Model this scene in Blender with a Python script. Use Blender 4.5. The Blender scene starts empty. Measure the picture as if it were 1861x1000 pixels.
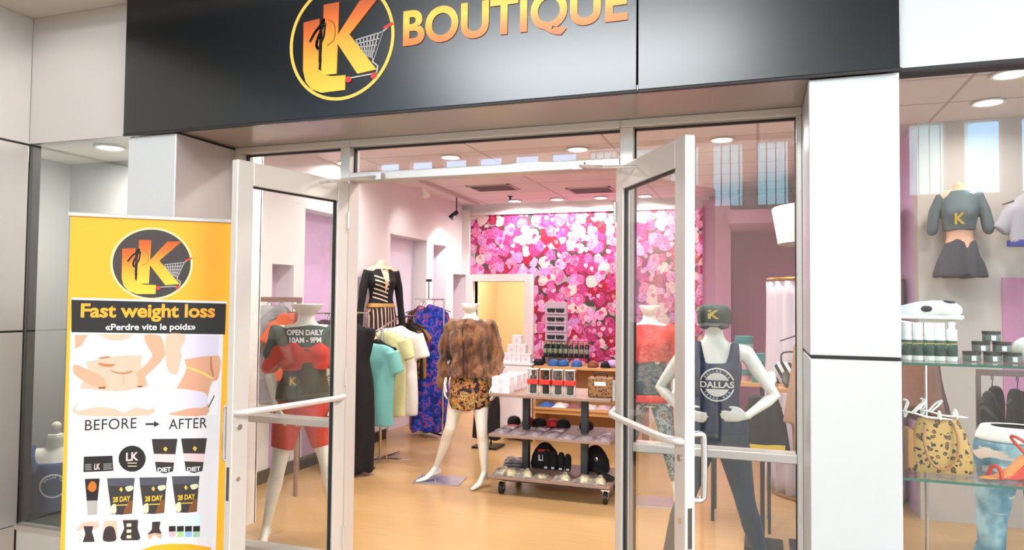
import bpy, math, random
import numpy as np
from mathutils import Vector, Matrix
from mathutils.bvhtree import BVHTree
random.seed(7)
scene = bpy.context.scene
COL = scene.collection
# ------------------------------------------------------------------ camera
FPX, IW, IH = 1300.0, 1861, 1000
YAW, PITCH, ROLL = math.radians(19.0), math.radians(2.0), math.radians(0.55)
CAM = Vector((0, -3.68, 1.6))
_d = Vector((-math.sin(YAW)*math.cos(PITCH), math.cos(YAW)*math.cos(PITCH), math.sin(PITCH)))
_r = _d.cross(Vector((0, 0, 1))).normalized()
_u = _r.cross(_d)
CR = _r*math.cos(ROLL) + _u*math.sin(ROLL)
CU = _u*math.cos(ROLL) - _r*math.sin(ROLL)
CD = _d
camd = bpy.data.cameras.new('camera')
camd.sensor_fit = 'HORIZONTAL'; camd.sensor_width = 36.0; camd.lens = FPX/IW*36.0
camd.clip_start = 0.05; camd.clip_end = 200
camo = bpy.data.objects.new('camera', camd); COL.objects.link(camo)
camo.matrix_world = Matrix(((CR.x, CU.x, -CD.x, CAM.x), (CR.y, CU.y, -CD.y, CAM.y), (CR.z, CU.z, -CD.z, CAM.z), (0, 0, 0, 1)))
scene.camera = camo
# ------------------------------------------------------------------ colour management, world
scene.view_settings.view_transform = 'Standard'
scene.view_settings.look = 'None'
scene.view_settings.gamma = 1.0
scene.view_settings.use_curve_mapping = False
scene.view_settings.exposure = 0.22
scene.cycles.use_denoising = True
scene.cycles.max_bounces = 8
scene.cycles.diffuse_bounces = 4
scene.cycles.glossy_bounces = 4
scene.cycles.transparent_max_bounces = 16
scene.cycles.sample_clamp_indirect = 6.0
scene.cycles.caustics_reflective = False
scene.cycles.caustics_refractive = False
world = bpy.data.worlds.new('world'); scene.world = world; world.use_nodes = True
wn = world.node_tree; wn.nodes.clear()
wo = wn.nodes.new('ShaderNodeOutputWorld'); wb = wn.nodes.new('ShaderNodeBackground')
wt = wn.nodes.new('ShaderNodeTexCoord'); wsx = wn.nodes.new('ShaderNodeSeparateXYZ'); wr = wn.nodes.new('ShaderNodeValToRGB')
wn.links.new(wt.outputs['Generated'], wsx.inputs[0]); wn.links.new(wsx.outputs['Z'], wr.inputs[0])
wr.color_ramp.elements[0].position = 0.0; wr.color_ramp.elements[0].color = (0.36, 0.70, 1.0, 1)
wr.color_ramp.elements[1].position = 0.45; wr.color_ramp.elements[1].color = (0.22, 0.55, 0.95, 1)
wn.links.new(wr.outputs[0], wb.inputs[0]); wb.inputs[1].default_value = 9.5
wn.links.new(wb.outputs[0], wo.inputs[0])


def area_light(name, loc, size, power, color=(1, 1, 1), size_y=None, rot=(0, 0, 0), shape=None, spread=180):
    l = bpy.data.lights.new(name, 'AREA'); l.energy = power; l.color = color
    l.shape = shape or ('RECTANGLE' if size_y else 'SQUARE'); l.size = size
    if size_y: l.size_y = size_y
    l.spread = math.radians(spread)
    o = bpy.data.objects.new(name, l); o.location = loc; o.rotation_euler = rot; COL.objects.link(o)
    return o


# added unseen light over the mall, placed to glow in the sign panel
area_light('added_mall_light', (-4.0, -14.9, 7.4), 7, 3100, (0.92, 0.97, 1.0), size_y=4.5)
area_light('added_mall_light', (10.0, -6.5, 7.3), 8, 3500, (1.0, 0.985, 0.97), size_y=7)  # added unseen fill for the front, kept clear of the sign's reflection
# the shop's ceiling downlights; last row unseen, added to light the entrance: (x, y) of each, ceiling height 2.97
CEIL = 2.97
DOWNLIGHTS = [(-3.92, 2.55), (-2.786, 2.57), (-1.534, 2.56), (-0.285, 2.53), (1.47, 1.88), (1.41, 1.23),
              (-3.164, 5.6), (-2.557, 5.6), (-1.965, 5.6), (-1.384, 5.6),
              (-2.9, 0.75), (-1.45, 0.75), (-0.2, 0.75)]
for x, y in DOWNLIGHTS:
    area_light('downlight_lamp', (x, y, CEIL-0.03), 0.17, 6 if x > 1 else (26 if y < 1 else 17) if y < 5 else 12, (1.0, 0.95, 0.90), shape='DISK', spread=165)
for p, q in (((-3.62, 3.72, 2.80), (-4.1, 4.25, 1.9)), ((-3.70, 4.82, 2.68), (-4.1, 5.2, 1.9))):
    l = bpy.data.lights.new('track_lamp', 'SPOT'); l.energy = 60; l.color = (1.0, .95, .93); l.spot_size = math.radians(95); l.spot_blend = .9; l.shadow_soft_size = .04
    o = bpy.data.objects.new('track_lamp', l); o.location = p; COL.objects.link(o)
    o.rotation_euler = (Vector(q)-Vector(p)).to_track_quat('-Z', 'Y').to_euler()
sl = bpy.data.lights.new('sun', 'SUN'); sl.energy = 5.0; sl.color = (1.0, .95, .85); sl.angle = math.radians(1)
so = bpy.data.objects.new('sun', sl); COL.objects.link(so); so.location = (0, 0, 20); so.rotation_euler = Vector((.25, -.6, -.75)).to_track_quat('-Z', 'Y').to_euler()
area_light('stockroom_lamp', (-3.5, 6.8, 2.55), 0.4, 38, (1.0, 0.88, 0.70), shape='DISK')


# ------------------------------------------------------------------ pixel -> world on real planes (measuring aid)
def ray(px, py):
    return CD + CR*((px-IW/2)/FPX) + CU*(-(py-IH/2)/FPX)
def atY(px, py, Y):
    v = ray(px, py); return CAM + v*((Y-CAM.y)/v.y)
def atX(px, py, X):
    v = ray(px, py); return CAM + v*((X-CAM.x)/v.x)
def atZ(px, py, Z):
    v = ray(px, py); return CAM + v*((Z-CAM.z)/v.z)


# ------------------------------------------------------------------ materials
def lin(h):
    if isinstance(h, str):
        h = h.lstrip('#'); c = [int(h[i:i+2], 16)/255 for i in (0, 2, 4)]
        return tuple((x/12.92 if x <= .04045 else ((x+.055)/1.055)**2.4) for x in c)
    return tuple(h)
class NT:
    """small node-tree helper"""
    def __init__(s, name):
        s.m = bpy.data.materials.new(name); s.m.use_nodes = True
        s.t = s.m.node_tree; s.b = s.t.nodes['Principled BSDF']; s.out = s.t.nodes['Material Output']
    def n(s, typ, **kw):
        x = s.t.nodes.new('ShaderNode'+typ)
        for k, v in kw.items():
            if k.startswith('i_'):
                key = k[2:]; key = int(key) if key.isdigit() else key
                x.inputs[key].default_value = v
            else: setattr(x, k, v)
        return x
    def l(s, a, b): s.t.links.new(a, b)
    def coord(s, which='Object', scale=(1, 1, 1), rot=(0, 0, 0)):
        tc = s.n('TexCoord'); mp = s.n('Mapping'); s.l(tc.outputs[which], mp.inputs[0])
        mp.inputs['Scale'].default_value = scale; mp.inputs['Rotation'].default_value = rot
        return mp.outputs[0]
    def ramp(s, fac, stops, interp='LINEAR'):
        r = s.n('ValToRGB'); r.color_ramp.interpolation = interp; s.l(fac, r.inputs[0])
        e = r.color_ramp.elements
        while len(e) < len(stops): e.new(0.5)
        for i, (p, c) in enumerate(stops):
            e[i].position = p; e[i].color = (*lin(c), 1)
        return r.outputs[0]
    def math(s, op, a, b=None, clamp=False):
        x = s.n('Math', operation=op, use_clamp=clamp)
        for i, v in enumerate((a, b)):
            if v is None: continue
            if isinstance(v, (int, float)): x.inputs[i].default_value = v
            else: s.l(v, x.inputs[i])
        return x.outputs[0]
    def mix(s, fac, a, b, blend='MIX'):
        x = s.n('MixRGB', blend_type=blend)
        for i, v in enumerate((fac, a, b)):
            if isinstance(v, (int, float)): x.inputs[i].default_value = v
            elif isinstance(v, (tuple, str)): x.inputs[i].default_value = (*lin(v), 1)
            else: s.l(v, x.inputs[i])
        return x.outputs[0]
    def bump(s, h, strength=.3, dist=.01):
        x = s.n('Bump'); x.inputs['Strength'].default_value = strength; x.inputs['Distance'].default_value = dist
        s.l(h, x.inputs['Height']); s.l(x.outputs[0], s.b.inputs['Normal'])
_mats = {}
def pbr(name, col, rough=.5, metal=0, spec=.5, emit=None, estr=0, sheen=0, coat=0, wrinkle=0, wscale=12):
    if name in _mats: return _mats[name]
    t = NT(name); b = t.b
    b.inputs['Base Color'].default_value = (*lin(col), 1)
    b.inputs['Roughness'].default_value = rough; b.inputs['Metallic'].default_value = metal
    b.inputs['Specular IOR Level'].default_value = spec
    if sheen: b.inputs['Sheen Weight'].default_value = sheen
    if coat: b.inputs['Coat Weight'].default_value = coat
    if emit: b.inputs['Emission Color'].default_value = (*lin(emit), 1); b.inputs['Emission Strength'].default_value = estr
    if wrinkle:
        nz = t.n('TexNoise'); nz.inputs['Scale'].default_value = wscale; t.l(t.coord('Object'), nz.inputs[0]); t.bump(nz.outputs[0], wrinkle, .02)
    _mats[name] = t.m; return t.m
def glass_mat(name, tint=(0.96, 0.98, 0.97), boost=1.0, rough=0.0):
    if name in _mats: return _mats[name]
    t = NT(name); t.t.nodes.remove(t.b)
    tr = t.n('BsdfTransparent'); tr.inputs[0].default_value = (*tint, 1)
    gl = t.n('BsdfGlossy'); gl.inputs['Roughness'].default_value = rough
    lw = t.n('LayerWeight'); lw.inputs['Blend'].default_value = .5
    f2 = t.math('MULTIPLY', t.math('ADD', t.math('MULTIPLY', t.math('POWER', lw.outputs['Facing'], 5.0), .9), .045), boost, clamp=True)
    mx = t.n('MixShader'); t.l(f2, mx.inputs[0]); t.l(tr.outputs[0], mx.inputs[1]); t.l(gl.outputs[0], mx.inputs[2])
    t.l(mx.outputs[0], t.out.inputs[0]); _mats[name] = t.m; return t.m
def gradient_mat(name, stops, rough=.4, axis='Z', metal=0, emit=0):
    """printed gradient along the object's own height (Generated coordinates)"""
    if name in _mats: return _mats[name]
    t = NT(name); tc = t.n('TexCoord'); sx = t.n('SeparateXYZ'); t.l(tc.outputs['Generated'], sx.inputs[0])
    c = t.ramp(sx.outputs[axis], stops); t.l(c, t.b.inputs['Base Color']); t.b.inputs['Roughness'].default_value = rough
    if emit: t.l(c, t.b.inputs['Emission Color']); t.b.inputs['Emission Strength'].default_value = emit
    _mats[name] = t.m; return t.m
def noise_cloth(name, stops, scale=14, detail=3, stretch=(1, 1, 1), rough=.85, interp='CONSTANT', distort=0.0, bump=.25, kind='NOISE', sheen=0):
    if name in _mats: return _mats[name]
    t = NT(name); co = t.coord('Object', stretch)
    if kind == 'NOISE':
        n = t.n('TexNoise'); n.inputs['Scale'].default_value = scale; n.inputs['Detail'].default_value = detail; n.inputs['Distortion'].default_value = distort
        t.l(co, n.inputs[0]); f = n.outputs[0]
    elif kind == 'CELL':
        n = t.n('TexVoronoi'); n.inputs['Scale'].default_value = scale; t.l(co, n.inputs[0])
        sp = t.n('SeparateColor'); t.l(n.outputs['Color'], sp.inputs[0]); f = sp.outputs[0]
    t.l(t.ramp(f, stops, interp), t.b.inputs['Base Color'])
    t.b.inputs['Roughness'].default_value = rough
    if sheen: t.b.inputs['Sheen Weight'].default_value = sheen
    b = t.n('TexNoise'); b.inputs['Scale'].default_value = 10; t.l(t.coord('Object'), b.inputs[0]); t.bump(b.outputs[0], bump, .02)
    _mats[name] = t.m; return t.m
def leopard_mat(name, base, mid, dark, scale=22):
    t = NT(name); co = t.coord('Object')
    nz = t.n('TexNoise'); nz.inputs['Scale'].default_value = 9; t.l(co, nz.inputs[0])
    v2 = t.n('VectorMath', operation='SCALE'); t.l(nz.outputs['Color'], v2.inputs[0]); v2.inputs['Scale'].default_value = .05
    ad = t.n('VectorMath', operation='ADD'); t.l(co, ad.inputs[0]); t.l(v2.outputs[0], ad.inputs[1])
    v = t.n('TexVoronoi'); v.inputs['Scale'].default_value = scale; t.l(ad.outputs[0], v.inputs[0])
    n2 = t.n('TexNoise'); n2.inputs['Scale'].default_value = scale*2.2; t.l(co, n2.inputs[0])
    d = t.math('ADD', v.outputs['Distance'], t.math('MULTIPLY', t.math('SUBTRACT', n2.outputs[0], .5), .5))
    c = t.ramp(d, [(0, mid), (.2, dark), (.37, base), (1, base)], 'CONSTANT')
    t.l(c, t.b.inputs['Base Color']); t.b.inputs['Roughness'].default_value = .6
    _mats[name] = t.m; return t.m


# ------------------------------------------------------------------ mesh building
class MB:
    def __init__(s): s.v = []; s.f = []
    def add(s, vs, fs):
        o = len(s.v); s.v += [tuple(p) for p in vs]; s.f += [tuple(i+o for i in f) for f in fs]; return s
    def box(s, x0, x1, y0, y1, z0, z1, m=None):
        vs = [Vector((x, y, z)) for z in (z0, z1) for x, y in ((x0, y0), (x1, y0), (x1, y1), (x0, y1))]
        if m: vs = [m @ p for p in vs]
        return s.add(vs, [(0, 3, 2, 1), (4, 5, 6, 7), (0, 1, 5, 4), (1, 2, 6, 5), (2, 3, 7, 6), (3, 0, 4, 7)])
    def cyl(s, p0, p1, r0, r1=None, n=16): return s.tube([p0, p1], [r0, r0 if r1 is None else r1], n, dome=False)
    def tube(s, pts, rad, n=12, dome=True, flat=1.0, side=None):
        pts = [Vector(p) for p in pts]
        if not hasattr(rad, '__len__'): rad = [rad]*len(pts)
        rad = list(rad)
        if dome:
            a = (pts[0]-pts[1]).normalized(); b = (pts[-1]-pts[-2]).normalized()
            p0, r0, p1, r1 = pts[0], rad[0], pts[-1], rad[-1]
            pre = [(p0+a*r0*k, r0*q) for k, q in ((.97, .25), (.8, .6), (.45, .89))]
            post = [(p1+b*r1*k, r1*q) for k, q in ((.45, .89), (.8, .6), (.97, .25))]
            pts = [p for p, _ in pre]+pts+[p for p, _ in post]; rad = [r for _, r in pre]+rad+[r for _, r in post]
        t = (pts[1]-pts[0]).normalized()
        ref = Vector(side) if side else (Vector((0, 0, 1)) if abs(t.z) < .9 else Vector((1, 0, 0)))
        nx = t.cross(ref).normalized() if not side else (ref-t*ref.dot(t)).normalized()
        rings = []
        for i, p in enumerate(pts):
            if i == 0: t2 = pts[1]-pts[0]
            elif i == len(pts)-1: t2 = pts[-1]-pts[-2]
            else: t2 = pts[i+1]-pts[i-1]
            t2 = t2.normalized(); nx = (nx-t2*nx.dot(t2)).normalized(); ny = t2.cross(nx)
            rings.append([p+nx*math.cos(2*math.pi*k/n)*rad[i]+ny*math.sin(2*math.pi*k/n)*rad[i]*flat for k in range(n)])
        return s.loft(rings)
    def loft(s, rings, caps=True):
        n = len(rings[0]); vs = [p for r in rings for p in r]; fs = []
        for i in range(len(rings)-1):
            for k in range(n):
                k2 = (k+1) % n; fs.append((i*n+k, i*n+k2, (i+1)*n+k2, (i+1)*n+k))
        if caps: fs.append(tuple(range(n))[::-1]); fs.append(tuple((len(rings)-1)*n+k for k in range(n)))
        return s.add(vs, fs)
    def lathe(s, c, prof, n=24, sx=1, sy=1):
        c = Vector(c)
        return s.loft([[c+Vector((math.cos(2*math.pi*k/n)*r*sx, math.sin(2*math.pi*k/n)*r*sy, z)) for k in range(n)] for r, z in prof])
    def ell(s, c, r, n=14, m=None):
        c = Vector(c); rings = []
        for i in range(1, n):
            a = math.pi*i/n
            ring = [Vector((math.cos(2*math.pi*k/(n*2))*math.sin(a)*r[0], math.sin(2*math.pi*k/(n*2))*math.sin(a)*r[1], -math.cos(a)*r[2])) for k in range(n*2)]
            rings.append([c+((m @ p) if m else p) for p in ring])
        return s.loft(rings)
    def prism(s, pts, y0, y1, fn=None):
        """outline (x,z) extruded from y0 to y1"""
        a = 0
        for i in range(len(pts)): x0, z0 = pts[i]; x1, z1 = pts[(i+1) % len(pts)]; a += x0*z1-x1*z0
        if a < 0: pts = pts[::-1]
        n = len(pts); vs = [(x, y0, z) for x, z in pts]+[(x, y1, z) for x, z in pts]
        if fn: vs = [fn(Vector(v)) for v in vs]
        fs = [tuple(range(n)), tuple(range(n, 2*n))[::-1]]+[(i, n+i, n+(i+1) % n, (i+1) % n) for i in range(n)]
        return s.add(vs, fs)
    def build(s, name, mat=None, parent=None, loc=None, smooth=None, bevel=0, rot=None):
        me = bpy.data.meshes.new(name); me.from_pydata(s.v, [], s.f); me.validate(); me.update()
        o = bpy.data.objects.new(name, me); COL.objects.link(o)
        if mat: me.materials.append(mat)
        if smooth:
            me.polygons.foreach_set('use_smooth', [True]*len(me.polygons))
            if smooth != 'all':
                try: me.set_sharp_from_angle(angle=math.radians(smooth if smooth is not True else 40))
                except Exception: pass
        if bevel:
            b = o.modifiers.new('bevel', 'BEVEL'); b.width = bevel; b.segments = 2; b.limit_method = 'ANGLE'
        if parent: o.parent = parent
        if loc is not None: o.location = loc
        if rot is not None: o.rotation_euler = rot
        return o
def curve_pts(pts, k=8):
    """Catmull-Rom closed outline"""
    out = []; n = len(pts)
    for i in range(n):
        p0, p1, p2, p3 = (Vector(pts[(i+j-1) % n]) for j in range(4))
        for q in range(k):
            t = q/k; out.append(tuple(.5*((2*p1)+(p2-p0)*t+(2*p0-5*p1+4*p2-p3)*t*t+(3*p1-p0-3*p2+p3)*t**3)))
    return out
def open_curve(pts, k=8):
    pts = [Vector(p) for p in pts]; out = []
    P = [pts[0]*2-pts[1]]+pts+[pts[-1]*2-pts[-2]]
    for i in range(1, len(P)-2):
        for q in range(k):
            t = q/k; p0, p1, p2, p3 = P[i-1], P[i], P[i+1], P[i+2]
            out.append(.5*((2*p1)+(p2-p0)*t+(2*p0-5*p1+4*p2-p3)*t*t+(3*p1-p0-3*p2+p3)*t**3))
    out.append(pts[-1]); return out
def remesh(o, voxel=.008, smooth=4, disp=None):
    """fuse overlapping closed volumes into one continuous skin"""
    r = o.modifiers.new('r', 'REMESH'); r.mode = 'VOXEL'; r.voxel_size = voxel
    if smooth: sm = o.modifiers.new('s', 'SMOOTH'); sm.iterations = smooth; sm.factor = .5
    dg = bpy.context.evaluated_depsgraph_get(); dg.update()
    me = bpy.data.meshes.new_from_object(o.evaluated_get(dg)); old = o.data
    for m in old.materials:
        if not me.materials: me.materials.append(m)
    o.modifiers.clear(); nm = old.name; o.data = me; bpy.data.meshes.remove(old); me.name = nm
    if disp:
        co = np.empty(len(me.vertices)*3, dtype=np.float32); me.vertices.foreach_get('co', co); co = co.reshape(-1, 3)
        no = np.empty(len(me.vertices)*3, dtype=np.float32); me.vertices.foreach_get('normal', no); no = no.reshape(-1, 3)
        co = co+no*disp(co)[:, None]; me.vertices.foreach_set('co', co.astype(np.float32).ravel()); me.update()
    me.polygons.foreach_set('use_smooth', [True]*len(me.polygons))
    return o
def folds(amp=.006, fx=38, fz=7, seed=0.):
    """wrinkles running down the cloth"""
    def f(c):
        x, y, z = c[:, 0], c[:, 1], c[:, 2]
        return (amp*(np.sin(fx*x+seed+2.2*np.sin(fz*z+seed*2)+14*y)+.6*np.sin(fx*.53*x-fz*1.7*z+seed*3+9*y))).astype(np.float32)
    return f
def tag(o, label=None, cat=None, group=None, kind=None):
    if label: o['label'] = label
    if cat: o['category'] = cat
    if group: o['group'] = group
    if kind: o['kind'] = kind
    return o
def empty(name, label, cat, loc=(0, 0, 0), rz=0, group=None):
    o = bpy.data.objects.new(name, None); COL.objects.link(o); o.location = loc; o.rotation_euler = (0, 0, rz); o.empty_display_size = .1
    return tag(o, label, cat, group)
def struct(o): o['kind'] = 'structure'; return o
def dup(root, loc=None, rz=None, label=None, scale=None):
    r = root.copy(); COL.objects.link(r)
    if loc is not None: r.location = loc
    if rz is not None: r.rotation_euler = (0, 0, rz)
    if label: r['label'] = label
    if scale: r.scale = scale
    for ch in list(root.children):
        c = ch.copy(); COL.objects.link(c); c.parent = r
        for g in ch.children:
            d = g.copy(); COL.objects.link(d); d.parent = c
    return r
def text_mb(body, bold=0.0, extr=0.0, align='CENTER', spacing=1.0, lspace=1.0):
    """text outline as vertices/faces in its own unit box"""
    cu = bpy.data.curves.new('t', 'FONT'); cu.body = body; cu.offset = bold; cu.extrude = extr; cu.align_x = align
    cu.space_character = spacing; cu.space_line = lspace; cu.resolution_u = 5
    ob = bpy.data.objects.new('t', cu); COL.objects.link(ob)
    dg = bpy.context.evaluated_depsgraph_get(); dg.update()
    me = bpy.data.meshes.new_from_object(ob.evaluated_get(dg))
    vs = [Vector(v.co) for v in me.vertices]; fs = [tuple(p.vertices) for p in me.polygons]
    bpy.data.objects.remove(ob); bpy.data.curves.remove(cu); bpy.data.meshes.remove(me)
    return vs, fs
def text_fit(body, x0, x1, z0, z1, y=0, depth=0.0, fn=None, **kw):
    """text stretched into the box x0..x1, z0..z1 facing -y"""
    vs, fs = text_mb(body, extr=depth/2, **kw)
    xs = [v.x for v in vs]; ys = [v.y for v in vs]; a, b, c, d = min(xs), max(xs), min(ys), max(ys)
    out = []
    for v in vs:
        p = Vector((x0+(v.x-a)/(b-a)*(x1-x0), y-depth/2-v.z, z0+(v.y-c)/(d-c)*(z1-z0)))
        out.append(fn(p) if fn else p)
    mb = MB(); mb.add(out, fs); return mb
# ================================================================== STRUCTURE
ZH, ZT, YF = 2.53, 3.32, -0.50          # soffit height, canopy height, plane of the outer shop front
M_white = pbr('wall_white', '#f0ecec', .75)
M_cream = pbr('hall_cream', '#e2dace', .8)
M_lilac = pbr('lilac_paint', '#e8bfe9', .7)
M_lilac2 = pbr('pale_lilac_paint', '#f0ebfa', .7)
M_pink = pbr('pink_paint', '#c98fb4', .7)
M_alu = pbr('aluminium_frame', '#cfc6be', .32, .55)
M_aluw = pbr('pale_aluminium', '#d1cac3', .35, .3)
M_black = pbr('black_gasket', '#15110f', .5)
M_chrome = pbr('chrome', '#d8d4d0', .18, 1.0)
M_soffit = pbr('soffit_panel', '#b0a398', .33, .35)
M_fascia = pbr('sign_panel', '#030608', .24, 0.0, spec=.72)
M_lampw = pbr('lamp_glow', '#fff6ea', .5, emit='#fff3e2', estr=14)
M_lamprim = pbr('lamp_rim', '#f3eeea', .5)
GLASS = glass_mat('clear_glass', (.965, .985, .975), 1.0)
GLASS_DOOR = glass_mat('door_glass', (.98, .99, .985), 1.1)
GLASS_FILM = glass_mat('mirror_film_glass', (.95, .97, .96), 2.2)

def brushed(name, col, rough=.3, metal=.85, vert=True):
    t = NT(name); t.b.inputs['Base Color'].default_value = (*lin(col), 1); t.b.inputs['Metallic'].default_value = metal
    n = t.n('TexNoise'); n.inputs['Scale'].default_value = 5; n.inputs['Detail'].default_value = 4
    t.l(t.coord('Object', (60, 60, 1.0) if not vert else (1.2, 1.2, 60)), n.inputs[0])
    r = t.math('ADD', t.math('MULTIPLY', n.outputs[0], .16), rough-.08); t.l(r, t.b.inputs['Roughness'])
    t.bump(n.outputs[0], .05, .003); _mats[name] = t.m; return t.m
M_brush = brushed('brushed_panel', '#d2cdc9', .32, .4)
M_brush2 = brushed('brushed_panel_recess', '#cbc5c0', .36, .55)
M_pillar = brushed('pillar_panel', '#cdd0d1', .34, .35)

def floor_mat():
    t = NT('shop_floor_boards'); co = t.coord('Object', (1, 1, 1))
    br = t.n('TexBrick'); br.inputs['Scale'].default_value = 1.0; br.inputs['Brick Width'].default_value = 1.2; br.inputs['Row Height'].default_value = .18
    br.inputs['Mortar Size'].default_value = .0012; br.inputs['Color1'].default_value = (*lin('#bf9a69'), 1); br.inputs['Color2'].default_value = (*lin('#bb9564'), 1); br.inputs['Mortar'].default_value = (*lin('#b8926e'), 1)
    t.l(co, br.inputs[0]); n = t.n('TexNoise'); n.inputs['Scale'].default_value = 3; n.inputs['Detail'].default_value = 5
    t.l(t.coord('Object', (1, 12, 1)), n.inputs[0])
    t.l(t.mix(.25, br.outputs[0], t.ramp(n.outputs[0], [(.3, '#ae8858'), (.7, '#c8a272')])), t.b.inputs['Base Color'])
    t.b.inputs['Roughness'].default_value = .24; t.b.inputs['Specular IOR Level'].default_value = .45; return t.m
def tile_mat(name, c1, c2, seam, w, h, rough=.8, ms=.006):
    t = NT(name); br = t.n('TexBrick'); br.offset = 0; br.inputs['Scale'].default_value = 1
    br.inputs['Brick Width'].default_value = w; br.inputs['Row Height'].default_value = h; br.inputs['Mortar Size'].default_value = ms
    for k, c in (('Color1', c1), ('Color2', c2), ('Mortar', seam)): br.inputs[k].default_value = (*lin(c), 1)
    t.l(t.coord('Object'), br.inputs[0]); t.l(br.outputs[0], t.b.inputs['Base Color']); t.b.inputs['Roughness'].default_value = rough; return t.m
M_stone = pbr('pale_stone', '#cfc6bc', .5)
M_floor = floor_mat(); M_mfloor = tile_mat('mall_tiles', '#a79d93', '#a3998f', '#8d847b', .6, .6, .25)
M_ceil = tile_mat('ceiling_tiles', '#f4eaea', '#f2e8e8', '#cdbcbb', 1.22, .61, .85, .012)

def wallbox(name, x0, x1, y0, y1, z0, z1, mat, label, bevel=0):
    o = MB().box(x0, x1, y0, y1, z0, z1).build(name, mat, bevel=bevel); return tag(o, label, kind='structure')

wallbox('floor', -5.2, 3.4, 0.0, 8.2, -.06, 0, M_floor, 'warm wooden board floor of the shop')
wallbox('floor', -16, 16, -18.7, 0.0, -.06, -.0, M_mfloor, 'pale tiled floor of the mall outside the shop')
# ceiling of the shop
wallbox('ceiling', -5.2, 3.4, 0.06, 8.2, CEIL, CEIL+.08, M_ceil, 'tiled white ceiling inside the shop')
# left wall: lilac back plane with white piers and headers in front of it
wallbox('wall_left', -4.35, -4.25, .62, 5.9, 0, CEIL, M_lilac, 'lilac left wall of the shop showing in the wall niches')
def piers():
    mb = MB()
    def b(y0, y1, z0, z1): mb.box(-4.25, -4.05, y0, y1, z0, z1)
    edges = [(1.59, 1.9, 1.9), (2.06, 2.77, 2.45), (3.72, 4.69, 2.36), (4.89, 5.31, 2.33), (5.55, 5.9, 1.96)]
    y = .62
    for a, c, z in edges:
        b(y, a, 0, CEIL); b(a, c, z, CEIL); y = c
    return mb
tag(piers().build('wall_left', M_white), 'white piers framing the niches of the left wall', kind='structure')
wallbox('wall_left', -4.249, -4.235, 3.72, 4.69, 0.0, 2.36, M_lilac2, 'pale backed niche in the left wall behind the tee rack')
wallbox('baseboard_left', -4.05, -4.03, .62, 3.7, 0, .11, pbr('dark_base', '#3a2a24', .5), 'dark baseboard along the left wall')
# back wall with a doorway to the stock room
def backwall():
    mb = MB(); mb.box(-4.25, -3.86, 5.9, 6.0, 0, CEIL).box(-3.86, -3.08, 5.9, 6.0, 1.86, CEIL).box(-3.08, -.6, 5.9, 6.0, 0, CEIL); return mb
tag(backwall().build('wall_back', M_white), 'white back wall of the shop around the stock room doorway', kind='structure')
wallbox('wall_back', -.6, 1.2, 5.9, 6.0, 0, CEIL, M_pink, 'mauve pink wall at the back right of the shop')
wallbox('wall_right', -.62, -.30, 5.0, 5.9, 0, 2.80, M_pink, 'pink pier ending the rose mural')
wallbox('ceiling', -.30, 1.14, 4.4, 5.9, 2.45, 2.60, M_pink, 'dropped pink soffit at the back right of the shop')
df = MB().box(-3.97, -3.86, 5.80, 6.02, 0, 1.96).box(-3.08, -2.97, 5.80, 6.02, 0, 1.96).box(-3.86, -3.08, 5.80, 6.02, 1.86, 1.96)
tag(df.build('door_3', M_white, bevel=.004), 'white frame of the open stock room doorway in the back wall', kind='structure')
M_stock = pbr('stock_room_wall', '#dcc7a2', .8)
sr = MB().box(-4.4, -4.3, 6.0, 8.1, 0, 2.7).box(-2.7, -2.6, 6.0, 8.1, 0, 2.7).box(-4.3, -2.7, 8.0, 8.1, 0, 2.7).box(-4.3, -2.7, 6.0, 8.0, 2.62, 2.7)
tag(sr.build('wall_stockroom', M_stock), 'warm yellow wall of the stock room behind the doorway', kind='structure')
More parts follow.
